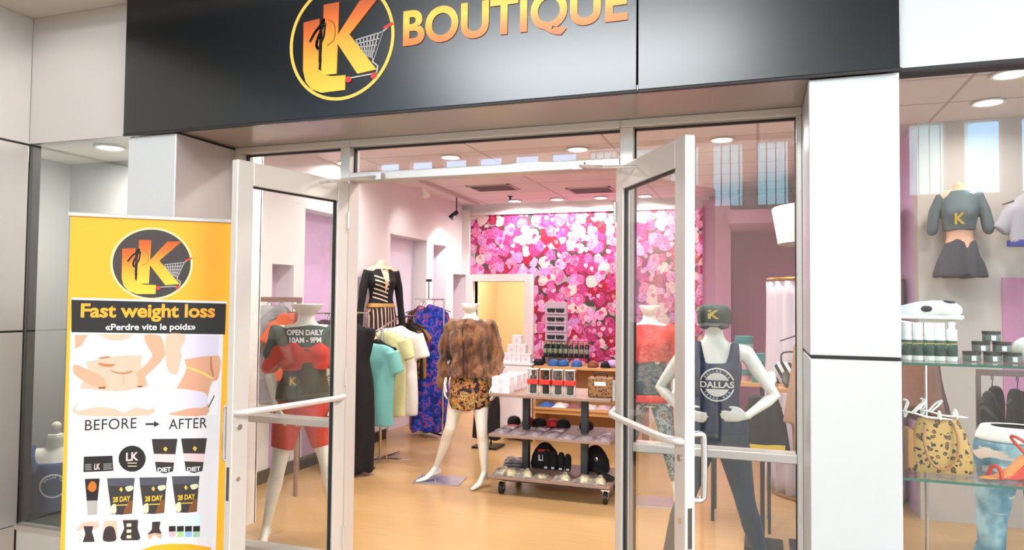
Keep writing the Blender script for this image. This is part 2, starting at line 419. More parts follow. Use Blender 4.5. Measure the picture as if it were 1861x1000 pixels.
# the rose mural on the back wall
def rose_mat():
    t = NT('rose_print'); tc = t.n('TexCoord')
    def layer(scale, off, rand=.85):
        mp = t.n('Mapping'); t.l(tc.outputs['Object'], mp.inputs[0]); mp.inputs['Location'].default_value = off
        mp.inputs['Scale'].default_value = (1, 0, 1)
        nz = t.n('TexNoise'); nz.inputs['Scale'].default_value = 7; t.l(mp.outputs[0], nz.inputs[0])
        sc = t.n('VectorMath', operation='SCALE'); t.l(nz.outputs['Color'], sc.inputs[0]); sc.inputs['Scale'].default_value = .10
        ad = t.n('VectorMath', operation='ADD'); t.l(mp.outputs[0], ad.inputs[0]); t.l(sc.outputs[0], ad.inputs[1])
        v = t.n('TexVoronoi'); v.inputs['Scale'].default_value = scale; v.inputs['Randomness'].default_value = rand; t.l(ad.outputs[0], v.inputs[0])
        s2 = t.n('VectorMath', operation='SCALE'); t.l(ad.outputs[0], s2.inputs[0]); s2.inputs['Scale'].default_value = 1.0
        sub = t.n('VectorMath', operation='SUBTRACT'); t.l(s2.outputs[0], sub.inputs[0]); t.l(v.outputs['Position'], sub.inputs[1])
        sx = t.n('SeparateXYZ'); t.l(sub.outputs[0], sx.inputs[0])
        ang = t.math('ARCTAN2', sx.outputs['Z'], sx.outputs['X'])
        d = v.outputs['Distance']
        sw = t.math('SINE', t.math('ADD', t.math('MULTIPLY', d, 26), t.math('MULTIPLY', ang, 2.0)))
        pet = t.math('SINE', t.math('ADD', t.math('MULTIPLY', d, 17), t.math('MULTIPLY', ang, -3.0)))
        pat = t.math('ADD', t.math('MULTIPLY', sw, .30), t.math('MULTIPLY', pet, .22))
        sp = t.n('SeparateColor'); t.l(v.outputs['Color'], sp.inputs[0])
        return d, pat, sp.outputs[0], sp.outputs[1]
    d, pat, r1, r2 = layer(7.4, (0, 0, 0))
    base = t.ramp(r1, [(0, '#e77cc0'), (.20, '#f2c3e6'), (.40, '#d0458f'), (.58, '#efe0e0'), (.70, '#dfa2dc'), (.82, '#c2153f'), (.92, '#ee9ec4')], 'CONSTANT')
    deep = t.ramp(r1, [(0, '#b8256f'), (.20, '#d070b8'), (.40, '#8e0c3a'), (.58, '#dcae9c'), (.70, '#a856a8'), (.82, '#6d0518'), (.92, '#c33a70')], 'CONSTANT')
    f = t.math('ADD', t.math('ADD', t.math('MULTIPLY', pat, .9), .33), t.math('MULTIPLY', d, .25), clamp=True)
    rose = t.mix(f, base, deep)
    lite = t.math('MULTIPLY', t.math('SUBTRACT', .28, d, clamp=True), 1.6, clamp=True)
    rose = t.mix(t.math('MULTIPLY', lite, t.math('GREATER_THAN', r2, .5)), rose, '#fbe3f0')
    gap = t.math('GREATER_THAN', d, .63)
    leaf = t.ramp(r2, [(0, '#3a4438'), (.18, '#8c2048'), (.55, '#a59aa0'), (.72, '#7a1c3c')], 'CONSTANT')
    out = t.mix(gap, rose, leaf)
    # small blossoms between
    d2, pat2, s1, s2_ = layer(13, (3.3, 0, 1.7))
    small = t.ramp(s1, [(0, '#f3b6dc'), (.4, '#e0509a'), (.7, '#fbeaf2'), (.9, '#b3123e')], 'CONSTANT')
    out = t.mix(t.math('MULTIPLY', t.math('LESS_THAN', d2, .42), t.math('GREATER_THAN', s2_, .62)), out, t.mix(t.math('ADD', pat2, .4, clamp=True), small, '#c74f8c'))
    t.l(out, t.b.inputs['Base Color']); t.b.inputs['Roughness'].default_value = .7; return t.m
mural = MB().box(-3.93, -.63, 5.885, 5.895, 1.97, 2.815).box(-2.96, -.63, 5.885, 5.895, .55, 1.97)
tag(mural.build('rose_mural', rose_mat()), 'pink and red rose wall mural covering the back wall', 'mural')
wallbox('trim_1', -4.05, -3.935, 5.84, 5.90, 1.96, 2.90, M_white, 'white upright trim left of the rose mural')
wallbox('trim_2', -3.935, -.62, 5.85, 5.90, 2.815, 2.86, M_white, 'white trim along the top of the rose mural')
# right-hand part of the shop
wallbox('wall_right', 1.14, 3.4, 2.40, 2.55, 0, CEIL, pbr('wall_beige', '#cfc7c2', .75), 'white wall behind the right display window')
wallbox('wall_right', 1.14, 1.24, 2.55, 5.9, 0, CEIL, M_lilac, 'lilac side wall beside the round fitting room')
nx = atY(1820, 505, 2.4)
wallbox('wall_right', nx.x, nx.x+.8, 2.385, 2.41, .5, nx.z, M_pink, 'pink panel in the wall of the right display window')
wallbox('wall_right', 3.3, 3.4, -.5, 2.4, 0, CEIL, M_white, 'far right side wall of the shop')
# shop front above the soffit, inside faces
wallbox('wall_front', -3.43, .53, .0, .08, ZH, CEIL+.08, M_white, 'white wall above the shop entrance, inner side')
# ------------------------------------------------------------------ outer front
wallbox('trim_3', -3.435, .53, -.56, -.0, ZH, ZH+.02, M_soffit, 'brown grey metal soffit over the entrance')
wallbox('wall_front', -3.42, .52, -.48, .0, ZH+.03, ZT+.09, pbr('box', '#303030', .6), 'dark core behind the sign fascia')
for x0, x1, lab in ((-3.435, -.503, 'large black sign fascia panel carrying the shop name'), (-.498, .53, 'plain black fascia panel right of the shop name')):
    o = MB().box(x0, x1, -.565, -.50, ZH-.003, ZT+.5).build('fascia_panel', M_fascia, bevel=.003); tag(o, lab, 'sign panel', 'black fascia panels')
wallbox('trim_4', -3.44, .535, -.562, -.545, ZH-.012, ZH-.003, M_black, 'thin black edge under the fascia')
def pillar(x0, x1, side, lab):
    for z0, z1 in ((0.0, 1.375), (1.385, ZH-.012)):
        pass
    mb = MB().box(x0, x1, -.53, -.0, 0, 1.374).box(x0, x1, -.53, -.0, 1.388, ZH-.012)
    o = mb.build('pillar', M_pillar, bevel=.004); tag(o, lab, kind='structure')
    c = MB().box(x0+.004, x1-.004, -.522, -.0, 1.37, 1.392).build('seam', M_black); c.parent = o
pillar(.198, .53, 1, 'pale metal pillar right of the entrance'); pillar(-3.43, -3.085, -1, 'pale metal pillar behind the weight loss banner')
o = MB().box(-3.43, -3.085, .002, .12, 0, ZH).build('pillar', M_brush2); tag(o, 'inner core of the left pillar', kind='structure')
# inner return faces (brushed metal) beside the frame
o = MB().box(-3.088, -3.080, -.528, -.002, 0, ZH-.015).build('wall_return', M_brush2); tag(o, 'brushed metal return between left pillar and entrance frame', kind='structure')
# upper left panels and the left return wall
wallbox('wall_front', -4.26, -3.43, -.50, -.42, ZH+.006, ZT, M_brush2, 'pale metal panel above the left display window')
def leftreturn():
    mb = MB()
    for z0, z1 in ((.21, 1.374), (1.386, 2.524), (2.536, ZT)): mb.box(-4.36, -4.26, -3.4, -.50, z0, z1)
    return mb
o = leftreturn().build('wall_left_return', M_brush, bevel=.003); tag(o, 'brushed metal wall at the far left', kind='structure')
wallbox('wall_left_return', -4.38, -4.268, -3.4, -.51, 0, ZT, M_black, 'dark joint behind the brushed metal panels')
wallbox('wall_left_return', -4.32, -4.262, -.51, -.42, 0, ZT, M_black, 'dark corner joint at the far left')
wallbox('wall_left_return', -4.36, -4.262, -3.4, -.512, 0, .205, M_stone, 'pale stone plinth under the brushed metal wall')
wallbox('ceiling', -6, 3.4, -.86, -.575, ZT, ZT+.1, M_cream, 'cream canopy ceiling over the shop front')
wallbox('ceiling', -4.36, -3.44, -.575, -.40, ZT+.002, ZT+.1, M_cream, 'cream canopy edge over the upper left panel')
wallbox('ceiling', -6, -4.26, -3.6, -.86, ZT, ZT+.1, M_cream, 'cream canopy ceiling over the left wall')
# upper right panel
wallbox('wall_front', .532, 3.4, -.50, -.40, ZH+.012, ZT, M_pillar, 'white metal panel above the right display window')
wallbox('trim_5', .532, 3.4, -.498, -.40, ZH-.004, ZH+.012, M_black, 'black joint above the right display window')
# left display window
def window(name, x0, x1, y, z0, z1, mat, lab):
    o = MB().box(x0, x1, y-.004, y+.004, z0, z1).build(name, mat); return tag(o, lab, kind='structure')
window('window_1', -4.258, -3.43, -.49, .21, ZH, GLASS_FILM, 'glossy glass of the left display window')
wallbox('trim_6', -4.26, -3.43, -.52, -.46, .185, .215, M_alu, 'metal sill of the left display window')
wallbox('wall_front', -4.26, -3.43, -.50, -.45, 0, .185, M_stone, 'pale stone plinth below the left display window')
M_dis = pbr('display_box', '#a5a5a4', .7)
wallbox('wall_display', -5.3, -3.43, .55, .6, 0, CEIL, M_dis, 'grey green back of the left display box')
wallbox('wall_display', -3.43, -3.40, .12, .61, 0, CEIL, M_white, 'white side of the left display box facing the sidelight')
wallbox('wall_front', -4.25, -3.40, .60, .62, 0, CEIL, M_white, 'white inner back of the left display box')
wallbox('wall_display', -5.3, -5.2, -.45, .55, 0, 2.65, M_dis, 'grey green side of the left display box')
wallbox('wall_display', -5.3, -4.268, -.46, -.45, 0, 2.6, M_dis, 'front inner side of the left display box')
wallbox('floor', -5.2, -3.43, -.45, .55, .15, .205, pbr('display_deck', '#2f3a38', .5), 'dark floor of the left display box')
wallbox('ceiling', -5.3, -3.43, -.415, .6, 2.65, 2.7, M_cream, 'ceiling of the left display box')
# right display window
window('window_5', .534, 3.3, -.49, .12, ZH-.006, GLASS, 'clear glass of the right display window')
wallbox('trim_7', .53, 3.3, -.52, -.46, .0, .12, M_alu, 'metal sill of the right display window')

# ------------------------------------------------------------------ entrance frame, sidelights and transom
XL0, XL1, XM0, XM1, XN0, XN1, XR0, XR1 = -3.08, -3.03, -2.32, -2.256, -.669, -.600, .172, .198
def framed(name, bars, gl, lab, gasket=None):
    mb = MB()
    for b in bars: mb.box(b[0], b[1], -.06, .05, b[2], b[3])
    r = mb.build(name, M_aluw, bevel=.004); tag(r, lab, kind='structure')
    for g in gl:
        MB().box(g[0], g[1], -.004, .004, g[2], g[3]).build('pane', GLASS_DOOR, r)
        gk = MB(); t = .010
        gk.box(g[0], g[1], -.012, .012, g[3]-t, g[3]).box(g[0], g[0]+t*.8, -.012, .012, g[2], g[3]).box(g[1]-t*.5, g[1], -.012, .012, g[2], g[3])
        gk.build('gasket', M_black, r)
    return r
framed('window_2', [(XL0, XL1, 0, 2.49), (XM0, XM1, 0, 2.49), (XL1, XM0, 0, .10), (XL1, XM0, .845, .885), (XL0, XM1, 2.49, ZH)],
       [(XL1, XM0, .10, .845), (XL1, XM0, .885, 2.49)], 'glazed sidelight behind the left open door')
framed('window_3', [(XM1, XN0, 2.286, 2.334), (XM1, XN0, 2.488, ZH)], [(XM1, XN0, 2.334, 2.488)], 'low glazed transom over the double doors')
framed('window_4', [(XN0, XN1, 0, 2.49), (XR0, XR1, 0, 2.49), (XN1, XR0, 0, .10), (XN1, XR0, .845, .885), (XN0, XR1, 2.49, ZH)],
       [(XN1, XR0, .10, .845), (XN1, XR0, .885, 2.49)], 'glazed sidelight right of the open doors')
wallbox('trim_8', XM1, XN0, -.06, .06, 0, .012, M_alu, 'metal threshold across the entrance')

# door leaves
LW = .765
def leaf(name, hinge, tip, lab, mirror):
    ang = math.atan2(tip[1]-hinge[1], tip[0]-hinge[0])
    s = mirror      # +1: the inner face is on local +y
    fr = MB().box(0, .085, -.022, .022, .012, 2.275).box(LW-.095, LW, -.022, .022, .012, 2.275).box(.085, LW-.095, -.022, .022, 2.155, 2.275).box(.085, LW-.095, -.022, .022, .012, .12)
    r = fr.build(name, M_aluw, bevel=.004, loc=(hinge[0], hinge[1], 0), rot=(0, 0, ang)); tag(r, lab, kind='structure')
    MB().box(.085, LW-.095, -.004, .004, .12, 2.155).build('pane', GLASS_DOOR, r)
    gk = MB().box(.085, LW-.095, -.010, .010, 2.147, 2.155).box(.085, .091, -.010, .010, .12, 2.155).box(LW-.101, LW-.095, -.010, .010, .12, 2.155).box(.085, LW-.095, -.01, .01, .12, .127)
    gk.build('gasket', M_black, r)
    pts = open_curve([(.03, s*.024, 1.04), (.045, s*.055, 1.045), (.12, s*.075, 1.045), (LW*.5, s*.078, 1.045), (LW-.1, s*.075, 1.045), (LW-.03, s*.055, 1.045), (LW-.018, s*.024, 1.04)], 5)
    MB().tube(pts, .016, 12).build('push_bar', M_aluw, r, smooth=True)
    hp = open_curve([(LW-.045, -s*.022, .80), (LW-.045, -s*.075, .80), (LW-.045, -s*.085, .84), (LW-.045, -s*.085, 1.02), (LW-.045, -s*.075, 1.06), (LW-.045, -s*.022, 1.06)], 6)
    MB().tube(hp, .013, 12).build('pull_handle', M_chrome, r, smooth=True)
    lk = MB().cyl((LW-.04, s*.021, .97), (LW-.04, s*.03, .97), .014); lk.cyl((LW-.04, s*.021, .72), (LW-.04, s*.027, .72), .011)
    lk.build('lock_cylinder', M_chrome, r, smooth=True)
    MB().box(LW-.0005, LW+.0015, -.009, .009, .62, .78).build('latch_plate', pbr('latch', '#5c5854', .4, .8), r)
    for z in (.25, 1.15, 2.05): MB().cyl((0, s*.026, z-.05), (0, s*.026, z+.05), .010).build('hinge', M_alu, r, smooth=True)
    return r
dl = leaf('door_1', (-2.262, -.085), (-2.415, -.82), 'left glazed door leaf standing open', 1)
dr = leaf('door_2', (-.662, -.085), (-.255, -.74), 'right glazed door leaf standing open', -1)
def closer(name, pts, lab):
    r = MB().tube(pts[:2], .009, 8).build('closer_arm', M_alu, smooth=True); tag(r, lab, 'door closer')
    MB().tube(pts[1:], .008, 8).build('rod', M_alu, r, smooth=True)
    MB().box(pts[0][0]-.03, pts[0][0]+.03, pts[0][1]-.02, pts[0][1]+.02, pts[0][2]-.02, pts[0][2]+.02).build('bracket', M_alu, r)
closer('c', [(-2.06, -.075, 2.30), (-2.20, -.33, 2.24), (-2.335, -.30, 2.235)], 'metal closer arm joining the left open door to the header')
closer('c', [(-.88, -.075, 2.30), (-.70, -.32, 2.24), (-.53, -.32, 2.235)], 'metal closer arm joining the right open door to the header')

# ------------------------------------------------------------------ the mall hall in front (seen in the glass reflections)
YW = -18.7
def hallwall():
    mb = MB(); x = -15.8; w, p = .85, 1.28
    mb.box(-16, 16, YW-.3, YW, 0, 4.5).box(-16, 16, YW-.3, YW, 6.4, 7.6)
    while x < 15.8:
        mb.box(x, x+p-w, YW-.3, YW, 4.5, 6.4); x += p
    return mb
tag(hallwall().build('wall_hall', pbr('hall_wall_tan', '#b9ab9c', .8)), 'cream mall wall with a row of high windows', kind='structure')
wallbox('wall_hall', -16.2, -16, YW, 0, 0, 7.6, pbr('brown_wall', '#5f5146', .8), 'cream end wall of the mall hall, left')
wallbox('wall_hall', 16, 16.2, YW, 0, 0, 7.6, M_cream, 'cream end wall of the mall hall, right')
wallbox('ceiling', -16, 16, YW, -.7, 7.5, 7.6, pbr('dark_timber', '#4a3c33', .7), 'dark high ceiling of the mall hall')
wallbox('wall_hall', -16, 16, -.86, -.76, ZT+.1, 7.5, M_cream, 'upper wall over the shop front')
wallbox('wall_hall', -16, -4.4, -3.6, -3.5, 0, ZT+.2, M_cream, 'mall wall left of the shop')
wallbox('wall_hall', 3.3, 16, -1.5, -1.4, 0, ZT+.2, M_cream, 'mall wall right of the shop')
wallbox('wall_hall', -4.38, -4.3, -3.6, -3.3, 0, ZT+.1, M_cream, 'corner of the mall wall left of the shop')
# neighbouring building seen through the high windows
nb = MB()
for i in range(40): nb.box(-7+i*.35, -7+i*.35+.31, -27, -26.8, 0, 8.2+(.0 if i < 40 else 0))
nb.box(-7.2, 7.2, -27.2, -27, 0, 8.2).prism([(-7.4, 8.2), (7.4, 8.2), (4.5, 9.6), (-7.4, 9.6)], -27.4, -26.6)
struct(tag(nb.build('wall_neighbour', pbr('cream_siding', '#f0ecd6', .8)), 'cream ribbed wall outside the high mall windows'))

# ------------------------------------------------------------------ ceiling fittings
first = None
LAB = {0: 'round downlight seen through the left sidelight', 1: 'round downlight over the left end of the transom', 2: 'round downlight over the right end of the transom', 3: 'round downlight seen at the top of the right sidelight',
       4: 'round downlight, lower of the pair in the right display window', 5: 'round downlight, upper of the pair in the right display window', 6: 'round downlight, leftmost of the row before the rose mural',
       7: 'round downlight, second from left before the rose mural', 8: 'round downlight, third from left before the rose mural', 9: 'round downlight right of the other three before the rose mural',
       10: 'added unseen downlight just inside the left sidelight', 11: 'added unseen downlight just inside the open doors', 12: 'added unseen downlight just inside the right sidelight'}
for i, (x, y) in enumerate(DOWNLIGHTS):
    if first is None:
        rt = MB().lathe((0, 0, 0), [(.075, .0), (.098, -.004), (.104, -.012), (.098, -.018), (.082, -.014), (.075, .0)], 32).build('downlight', M_lamprim, smooth=True)
        MB().cyl((0, 0, -.012), (0, 0, -.004), .082, n=32).build('diffuser', M_lampw, rt)
        tag(rt, LAB[0], 'ceiling light', 'recessed ceiling downlights'); rt.location = (x, y, CEIL); first = rt
    else: dup(first, (x, y, CEIL), label=LAB[i])
dd = dup(first, (-4.294, .11, 2.65), label='round downlight over the bust in the left display window')
area_light('display_lamp', (-4.294, .11, 2.62), .16, 34, (1, .95, .88), shape='DISK')
def vent(x, y, lab, w=.55, d=.45):
    r = MB().box(-w/2, w/2, -d/2, -d/2+.03, -.012, 0).box(-w/2, w/2, d/2-.03, d/2, -.012, 0).box(-w/2, -w/2+.03, -d/2, d/2, -.012, 0).box(w/2-.03, w/2, -d/2, d/2, -.012, 0).build('ceiling_vent', pbr('vent_rim', '#cbbcb6', .5), loc=(x, y, CEIL))
    tag(r, lab, 'air vent', 'ceiling air vents')
    MB().box(-w/2+.03, w/2-.03, -d/2+.03, d/2-.03, -.004, -.001).build('backing', pbr('vent_dark', '#4a3a36', .8), r)
    s = MB(); k = 7
    for i in range(k):
        y0 = -d/2+.05+i*(d-.1)/(k-1); s.box(-w/2+.03, w/2-.03, y0-.006, y0+.006, -.014, -.004)
    s.build('slats', pbr('vent_slat', '#8b7a74', .5), r)
vent(-3.05, 4.45, 'dark ceiling vent left of the other, above the floral dress'); vent(-1.943, 4.95, 'dark ceiling vent right of the other, above the mural')
o = MB().lathe((-3.093, 5.2, CEIL), [(.035, 0), (.035, -.008), (.015, -.012), (.012, -.04), (.02, -.045), (.0, -.046)], 16).build('sprinkler_head', pbr('sprk', '#3a3432', .4, .6), smooth=True); tag(o, 'small dark sprinkler head in the ceiling between the vents', 'sprinkler')
# track with spotlights on the left
t0, t1 = atZ(738, 340, 2.93), atZ(850, 374, 2.93)
t0 = Vector((-3.62, 3.3, 2.93)); t1 = Vector((-3.75, 5.7, 2.93))
r = MB().box(-.018, .018, 0, (t1-t0).length, .0, .04).build('lighting_track', pbr('track', '#c9bdb8', .5), loc=t0, rot=(0, 0, math.atan2(-(t1.x-t0.x), t1.y-t0.y))); tag(r, 'thin white lighting track running along the ceiling at left', 'light track')
def spot(p, mat, lab, tilt, stem=.06):
    p = Vector(p); r = empty('track_spotlight', lab, 'spotlight', p, 0, 'track spotlights')
    MB().cyl((0, 0, 0), (0, 0, -stem), .008, n=8).build('stem', mat, r)
    d = Vector((math.sin(tilt), -.35, -math.cos(tilt))).normalized(); c = Vector((0, 0, -stem))
    MB().tube([c-d*.02, c+d*.04, c+d*.11], [.025, .034, .042], 16, dome=False).build('head', mat, r, smooth=True)
    return r
spot(atY(753, 333, 3.7).xyz if False else (-3.64, 3.75, 2.93), M_lamprim, 'small white spotlight on the ceiling track, nearest the entrance', .5)
sp2 = atY(814, 372, 4.9); spot((-3.71, 4.85, 2.93), pbr('spot_black', '#141212', .4), 'small black spotlight hanging from the ceiling track', -.7, .20)
# ================================================================== SIGN AND BANNER PRINTS
G_logo = gradient_mat('logo_gold', [(0, '#f7c53e'), (.45, '#f2a62c'), (.8, '#d9681a'), (1, '#b84f12')], .35)
G_word = gradient_mat('word_gold', [(0, '#d9601c'), (.35, '#e8842a'), (.75, '#f9c544'), (1, '#f7b93a')], .35)
M_ring = pbr('ring_gold', '#f3c552', .4)
M_cart = pbr('cart_grey', '#b9b6b4', .4); M_red = pbr('cart_red', '#c8332a', .5); M_dark = pbr('print_black', '#171311', .5)
LOGO_L = [(-.745, .40), (-.42, .43), (-.43, -.30), (-.40, -.46), (-.32, -.55), (-.18, -.59), (.11, -.60), (.10, -.85), (-.36, -.86), (-.56, -.78), (-.68, -.64), (-.735, -.44)]
LOGO_STEM = [(-.34, .66), (-.04, .67), (-.07, -.56), (-.37, -.56)]
LOGO_K = [(-.055, .10), (.36, .64), (.73, .66), (.17, .09), (.70, -.56), (.34, -.60), (-.06, -.04)]
def stroke(pts, w):
    """a ribbon outline along a polyline of (x,z)"""
    P = [Vector(p) for p in pts]; L, R_ = [], []
    for i, p in enumerate(P):
        t = (P[min(i+1, len(P)-1)]-P[max(i-1, 0)]).normalized(); n = Vector((-t.y, t.x))
        ww = w[i] if hasattr(w, '__len__') else w
        L.append(tuple(p+n*ww/2)); R_.append(tuple(p-n*ww/2))
    return L+R_[::-1]
def ribbon(mb, pts, w, y0, y1, fn=None):
    P = [Vector(p) for p in pts]
    for i in range(len(P)-1):
        t = (P[i+1]-P[i]).normalized(); n = Vector((-t.y, t.x))*w/2; e = t*w*.25
        mb.prism([tuple(P[i]-e+n), tuple(P[i+1]+e+n), tuple(P[i+1]+e-n), tuple(P[i]-e-n)], y0, y1, fn)
def ring_mb(r0, r1, y0, y1, fn, n=72):
    mb = MB()
    for k in range(n):
        a, b = 2*math.pi*k/n, 2*math.pi*(k+1)/n
        mb.prism([(r0*math.cos(a), r0*math.sin(a)), (r1*math.cos(a), r1*math.sin(a)), (r1*math.cos(b), r1*math.sin(b)), (r0*math.cos(b), r0*math.sin(b))], y0, y1, fn)
    return mb
def logo(parent, cx, cz, rx, rz, y, step, disc=None, ringmat=M_ring, top_part=True):
    """round LK emblem with the shopping trolley, on a plane facing -y"""
    def fn(p): return Vector((cx+p.x*rx, y-p.y, cz+p.z*rz))
    circ = [(math.cos(2*math.pi*k/64), math.sin(2*math.pi*k/64)) for k in range(64)]
    s = step
    if disc: MB().prism(circ, 0, s*.5, fn).build('emblem_disc', disc, parent)
    ring_mb(.965, 1.02, 0, s, fn).build('emblem_ring', ringmat, parent)
    MB().prism(LOGO_L, 0, s*1.5, fn).build('emblem_letter', G_logo, parent)
    MB().prism(LOGO_STEM, 0, s*2.0, fn).prism(LOGO_K, 0, s*2.0, fn).build('emblem_letter', G_logo, parent)
    # figure in dark line on the L
    d = MB(); ribbon(d, open_curve([(-.60, .05), (-.50, .20), (-.40, .30), (-.33, .40), (-.36, .26), (-.44, .10), (-.47, -.02), (-.44, -.10)], 5), .045, 0, s*2.4, fn)
    ribbon(d, open_curve([(-.30, .33), (-.33, .10), (-.40, -.05), (-.38, -.28), (-.40, -.45)], 5), .04, 0, s*2.4, fn)
    d.build('emblem_figure', M_dark, parent)
    g = MB(); ribbon(g, open_curve([(-.25, .38), (-.14, .32), (-.10, .18), (-.13, .02), (-.25, -.06)], 5), .014, 0, s*2.6, fn)
    g.build('emblem_line', pbr('line_brown', '#8d5a1c', .5), parent)
    # trolley
    c = MB(); A, B, D, E_ = (.30, -.02), (.80, .06), (.64, -.36), (.42, -.28)
    lerp = lambda a, b, t: (a[0]+(b[0]-a[0])*t, a[1]+(b[1]-a[1])*t)
    for t in (0, .25, .5, .75, 1): ribbon(c, [lerp(A, E_, t), lerp(B, D, t)], .018, 0, s*1.8, fn)
    for t in (0, .14, .28, .42, .56, .7, .85, 1): ribbon(c, [lerp(A, B, t), lerp(E_, D, t)], .016, 0, s*1.8, fn)
    ribbon(c, [(.92, .14), (.80, .06), (.62, -.42), (.72, -.50), (.70, -.62), (.18, -.66)], .022, 0, s*1.8, fn)
    c.build('emblem_trolley', M_cart, parent)
    h = MB(); ribbon(h, [(.84, .12), (.98, .18)], .05, 0, s*2.2, fn); h.build('trolley_handle', M_red, parent)
    for q in ((.17, -.68), (.65, -.66)): MB().prism([(q[0]+.055*math.cos(a*math.pi/6), q[1]+.055*math.sin(a*math.pi/6)) for a in range(12)], 0, s*2.2, fn).build('trolley_wheel', M_red, parent)
# on the fascia
fas = [o for o in scene.objects if o.name == 'fascia_panel'][0]
YS = -.566
a, b, c = atY(529, 88, YS), atY(715, 78, YS), atY(619, 180, YS)
RR = (b.x-a.x)/2; logo(fas, (a.x+b.x)/2, c.z+RR*.995, RR, RR, YS, .003)
w0, w1 = atY(733, 86, YS), atY(733, 22, YS); w2, w3 = atY(1141, 36, YS), atY(1141, 36, YS)
hB = w1.z-w0.z; qd = hB*.17          # the tail of the Q hangs below the line
tb = text_fit('BOUTIQUE', w0.x, w2.x, w0.z-qd, w0.z+hB*1.02, YS-.001, .004, bold=.028, spacing=1.02)
tb.build('sign_lettering', G_word, fas)

# ------------------------------------------------------------------ the roll-up banner
P0, P1 = Vector((-3.2, -1.069, 0)), Vector((-2.63, -.598, 0)); BW = (P1-P0).length; BTOP = 2.0
bdir = (P1-P0).normalized(); bang = math.atan2(bdir.y, bdir.x); bn = Vector((bdir.y, -bdir.x, 0))
def bp(px, py):
    v = ray(px, py); t = (P0-CAM).dot(bn)/v.dot(bn); w = CAM+v*t
    return ((w-P0).dot(bdir), w.z)
ban = empty('rollup_banner', 'tall yellow and white roll-up banner advertising fast weight loss', 'banner', P0, bang)
M_by = pbr('banner_yellow', '#f0ab24', .45); M_bw = pbr('banner_white', '#e0dbde', .5)
MB().box(0, BW, .0, .002, .06, BTOP).build('banner_sheet', M_by, ban)
MB().box(-.01, BW+.01, -.012, .014, BTOP-.008, BTOP+.012).build('top_rail', M_aluw, ban, bevel=.003)
MB().box(-.02, BW+.02, -.06, .10, 0, .075).build('cassette_base', M_alu, ban, bevel=.008)
MB().cyl((BW/2, .03, .06), (BW/2, .03, BTOP), .012).build('support_pole', M_alu, ban, smooth=True)
_lay = [0.0]
def bpoly(name, pts, mat, layer, fr=None, k=0, parent=None):
    """printed shape: pts in photo pixels, or crop coordinates with fr=(ox,oy,scale)"""
    q = [(fr[0]+x/fr[2], fr[1]+y/fr[2]) for x, y in pts] if fr else pts
    q = [bp(*p) for p in q]
    if k: q = curve_pts(q, k)
    return MB().prism(q, 0, -.0006*layer).build(name, mat, parent or ban)
def btext(body, p0, p1, mat, layer, fr=None, name='banner_lettering', **kw):
    q = [(fr[0]+x/fr[2], fr[1]+y/fr[2]) for x, y in (p0, p1)] if fr else (p0, p1)
    a, b = bp(*q[0]), bp(*q[1])
    # the two points are top-left and bottom-right; keep the line level on the banner
    cx = ((q[0][0]+q[1][0])/2, 0); tl = bp(cx[0], q[0][1]); bl = bp(cx[0], q[1][1])
    return text_fit(body, a[0], b[0], bl[1], tl[1], -.0006*layer, .0004, **kw).build(name, mat, ban)
CA = (0, 240, 1158/440); C5 = (120, 600, 5.0); C8 = (100, 780, 1545/340)
# emblem
e0, e1, e2, e3 = bp(202, 480), bp(349, 480), bp(276, 415), bp(276, 544)
logo(ban, (e0[0]+e1[0])/2, (e2[1]+e3[1])/2, (e1[0]-e0[0])/2, (e2[1]-e3[1])/2, -.0004, .0008, disc=pbr('emblem_dark', '#3a3230', .5), ringmat=pbr('ring_cream', '#f6dda0', .5))
# white lower sheet and black title box
bpoly('white_panel', [(128, 600), (406, 606), (392, 1002), (118, 1002)], M_bw, 1)
bpoly('white_panel', [(116, 1000), (391, 1000), (388, 1120), (113, 1120)], M_bw, 1)
bpoly('title_edge', [(130, 541), (412, 548), (412, 553), (130, 546)], M_bw, 1.5)
bpoly('title_box', [(130, 545), (411, 552), (409, 608), (130, 604)], M_dark, 2)
btext('Fast weight loss', (388, 822), (1028, 908), pbr('title_orange', '#f3a52c', .5), 3.2, CA, bold=.03)
btext('«Perdre vite le poids»', (505, 917), (935, 957), M_bw, 3.2, CA, bold=.02)
# photographs printed on the banner
M_sk = pbr('print_skin', '#e0b29b', .5); M_sk2 = pbr('print_skin_fold', '#b9764c', .5); M_sk3 = pbr('print_skin_warm', '#d79f81', .5)
M_un = pbr('print_lavender', '#d5cfe2', .5); M_un2 = pbr('print_lavender_line', '#cbc4da', .5)
bpoly('printed_photo', [(75, 38), (1395, 44), (1372, 775), (68, 775)], pbr('print_pale', '#e6e1e4', .5), 1.6, C5)
bpoly('printed_torso', [(160, 44), (705, 46), (720, 120), (695, 230), (685, 330), (715, 420), (742, 500), (748, 640), (770, 772), (100, 772), (112, 640), (128, 540), (150, 470), (205, 400), (190, 320), (165, 240), (140, 150)], M_sk, 2.0, C5, 3)
bpoly('printed_arm', [(78, 44), (205, 44), (170, 90), (128, 150), (84, 172)], M_sk3, 2.2, C5)
bpoly('printed_arm', [(76, 312), (200, 358), (300, 405), (352, 452), (372, 515), (330, 530), (280, 522), (190, 480), (76, 402)], M_sk3, 2.8, C5, 3)
bpoly('printed_arm', [(715, 46), (858, 56), (895, 180), (890, 250), (800, 350), (720, 430), (735, 490), (690, 515), (648, 495), (655, 430), (640, 395), (780, 245), (740, 150)], M_sk3, 2.8, C5, 3)
bpoly('printed_top', [(205, 44), (150, 150), (158, 220), (185, 288), (330, 255), (520, 232), (695, 222), (722, 120), (700, 44), (610, 46), (560, 78), (480, 95), (390, 88), (330, 60), (310, 46)], M_un, 2.4, C5, 3)
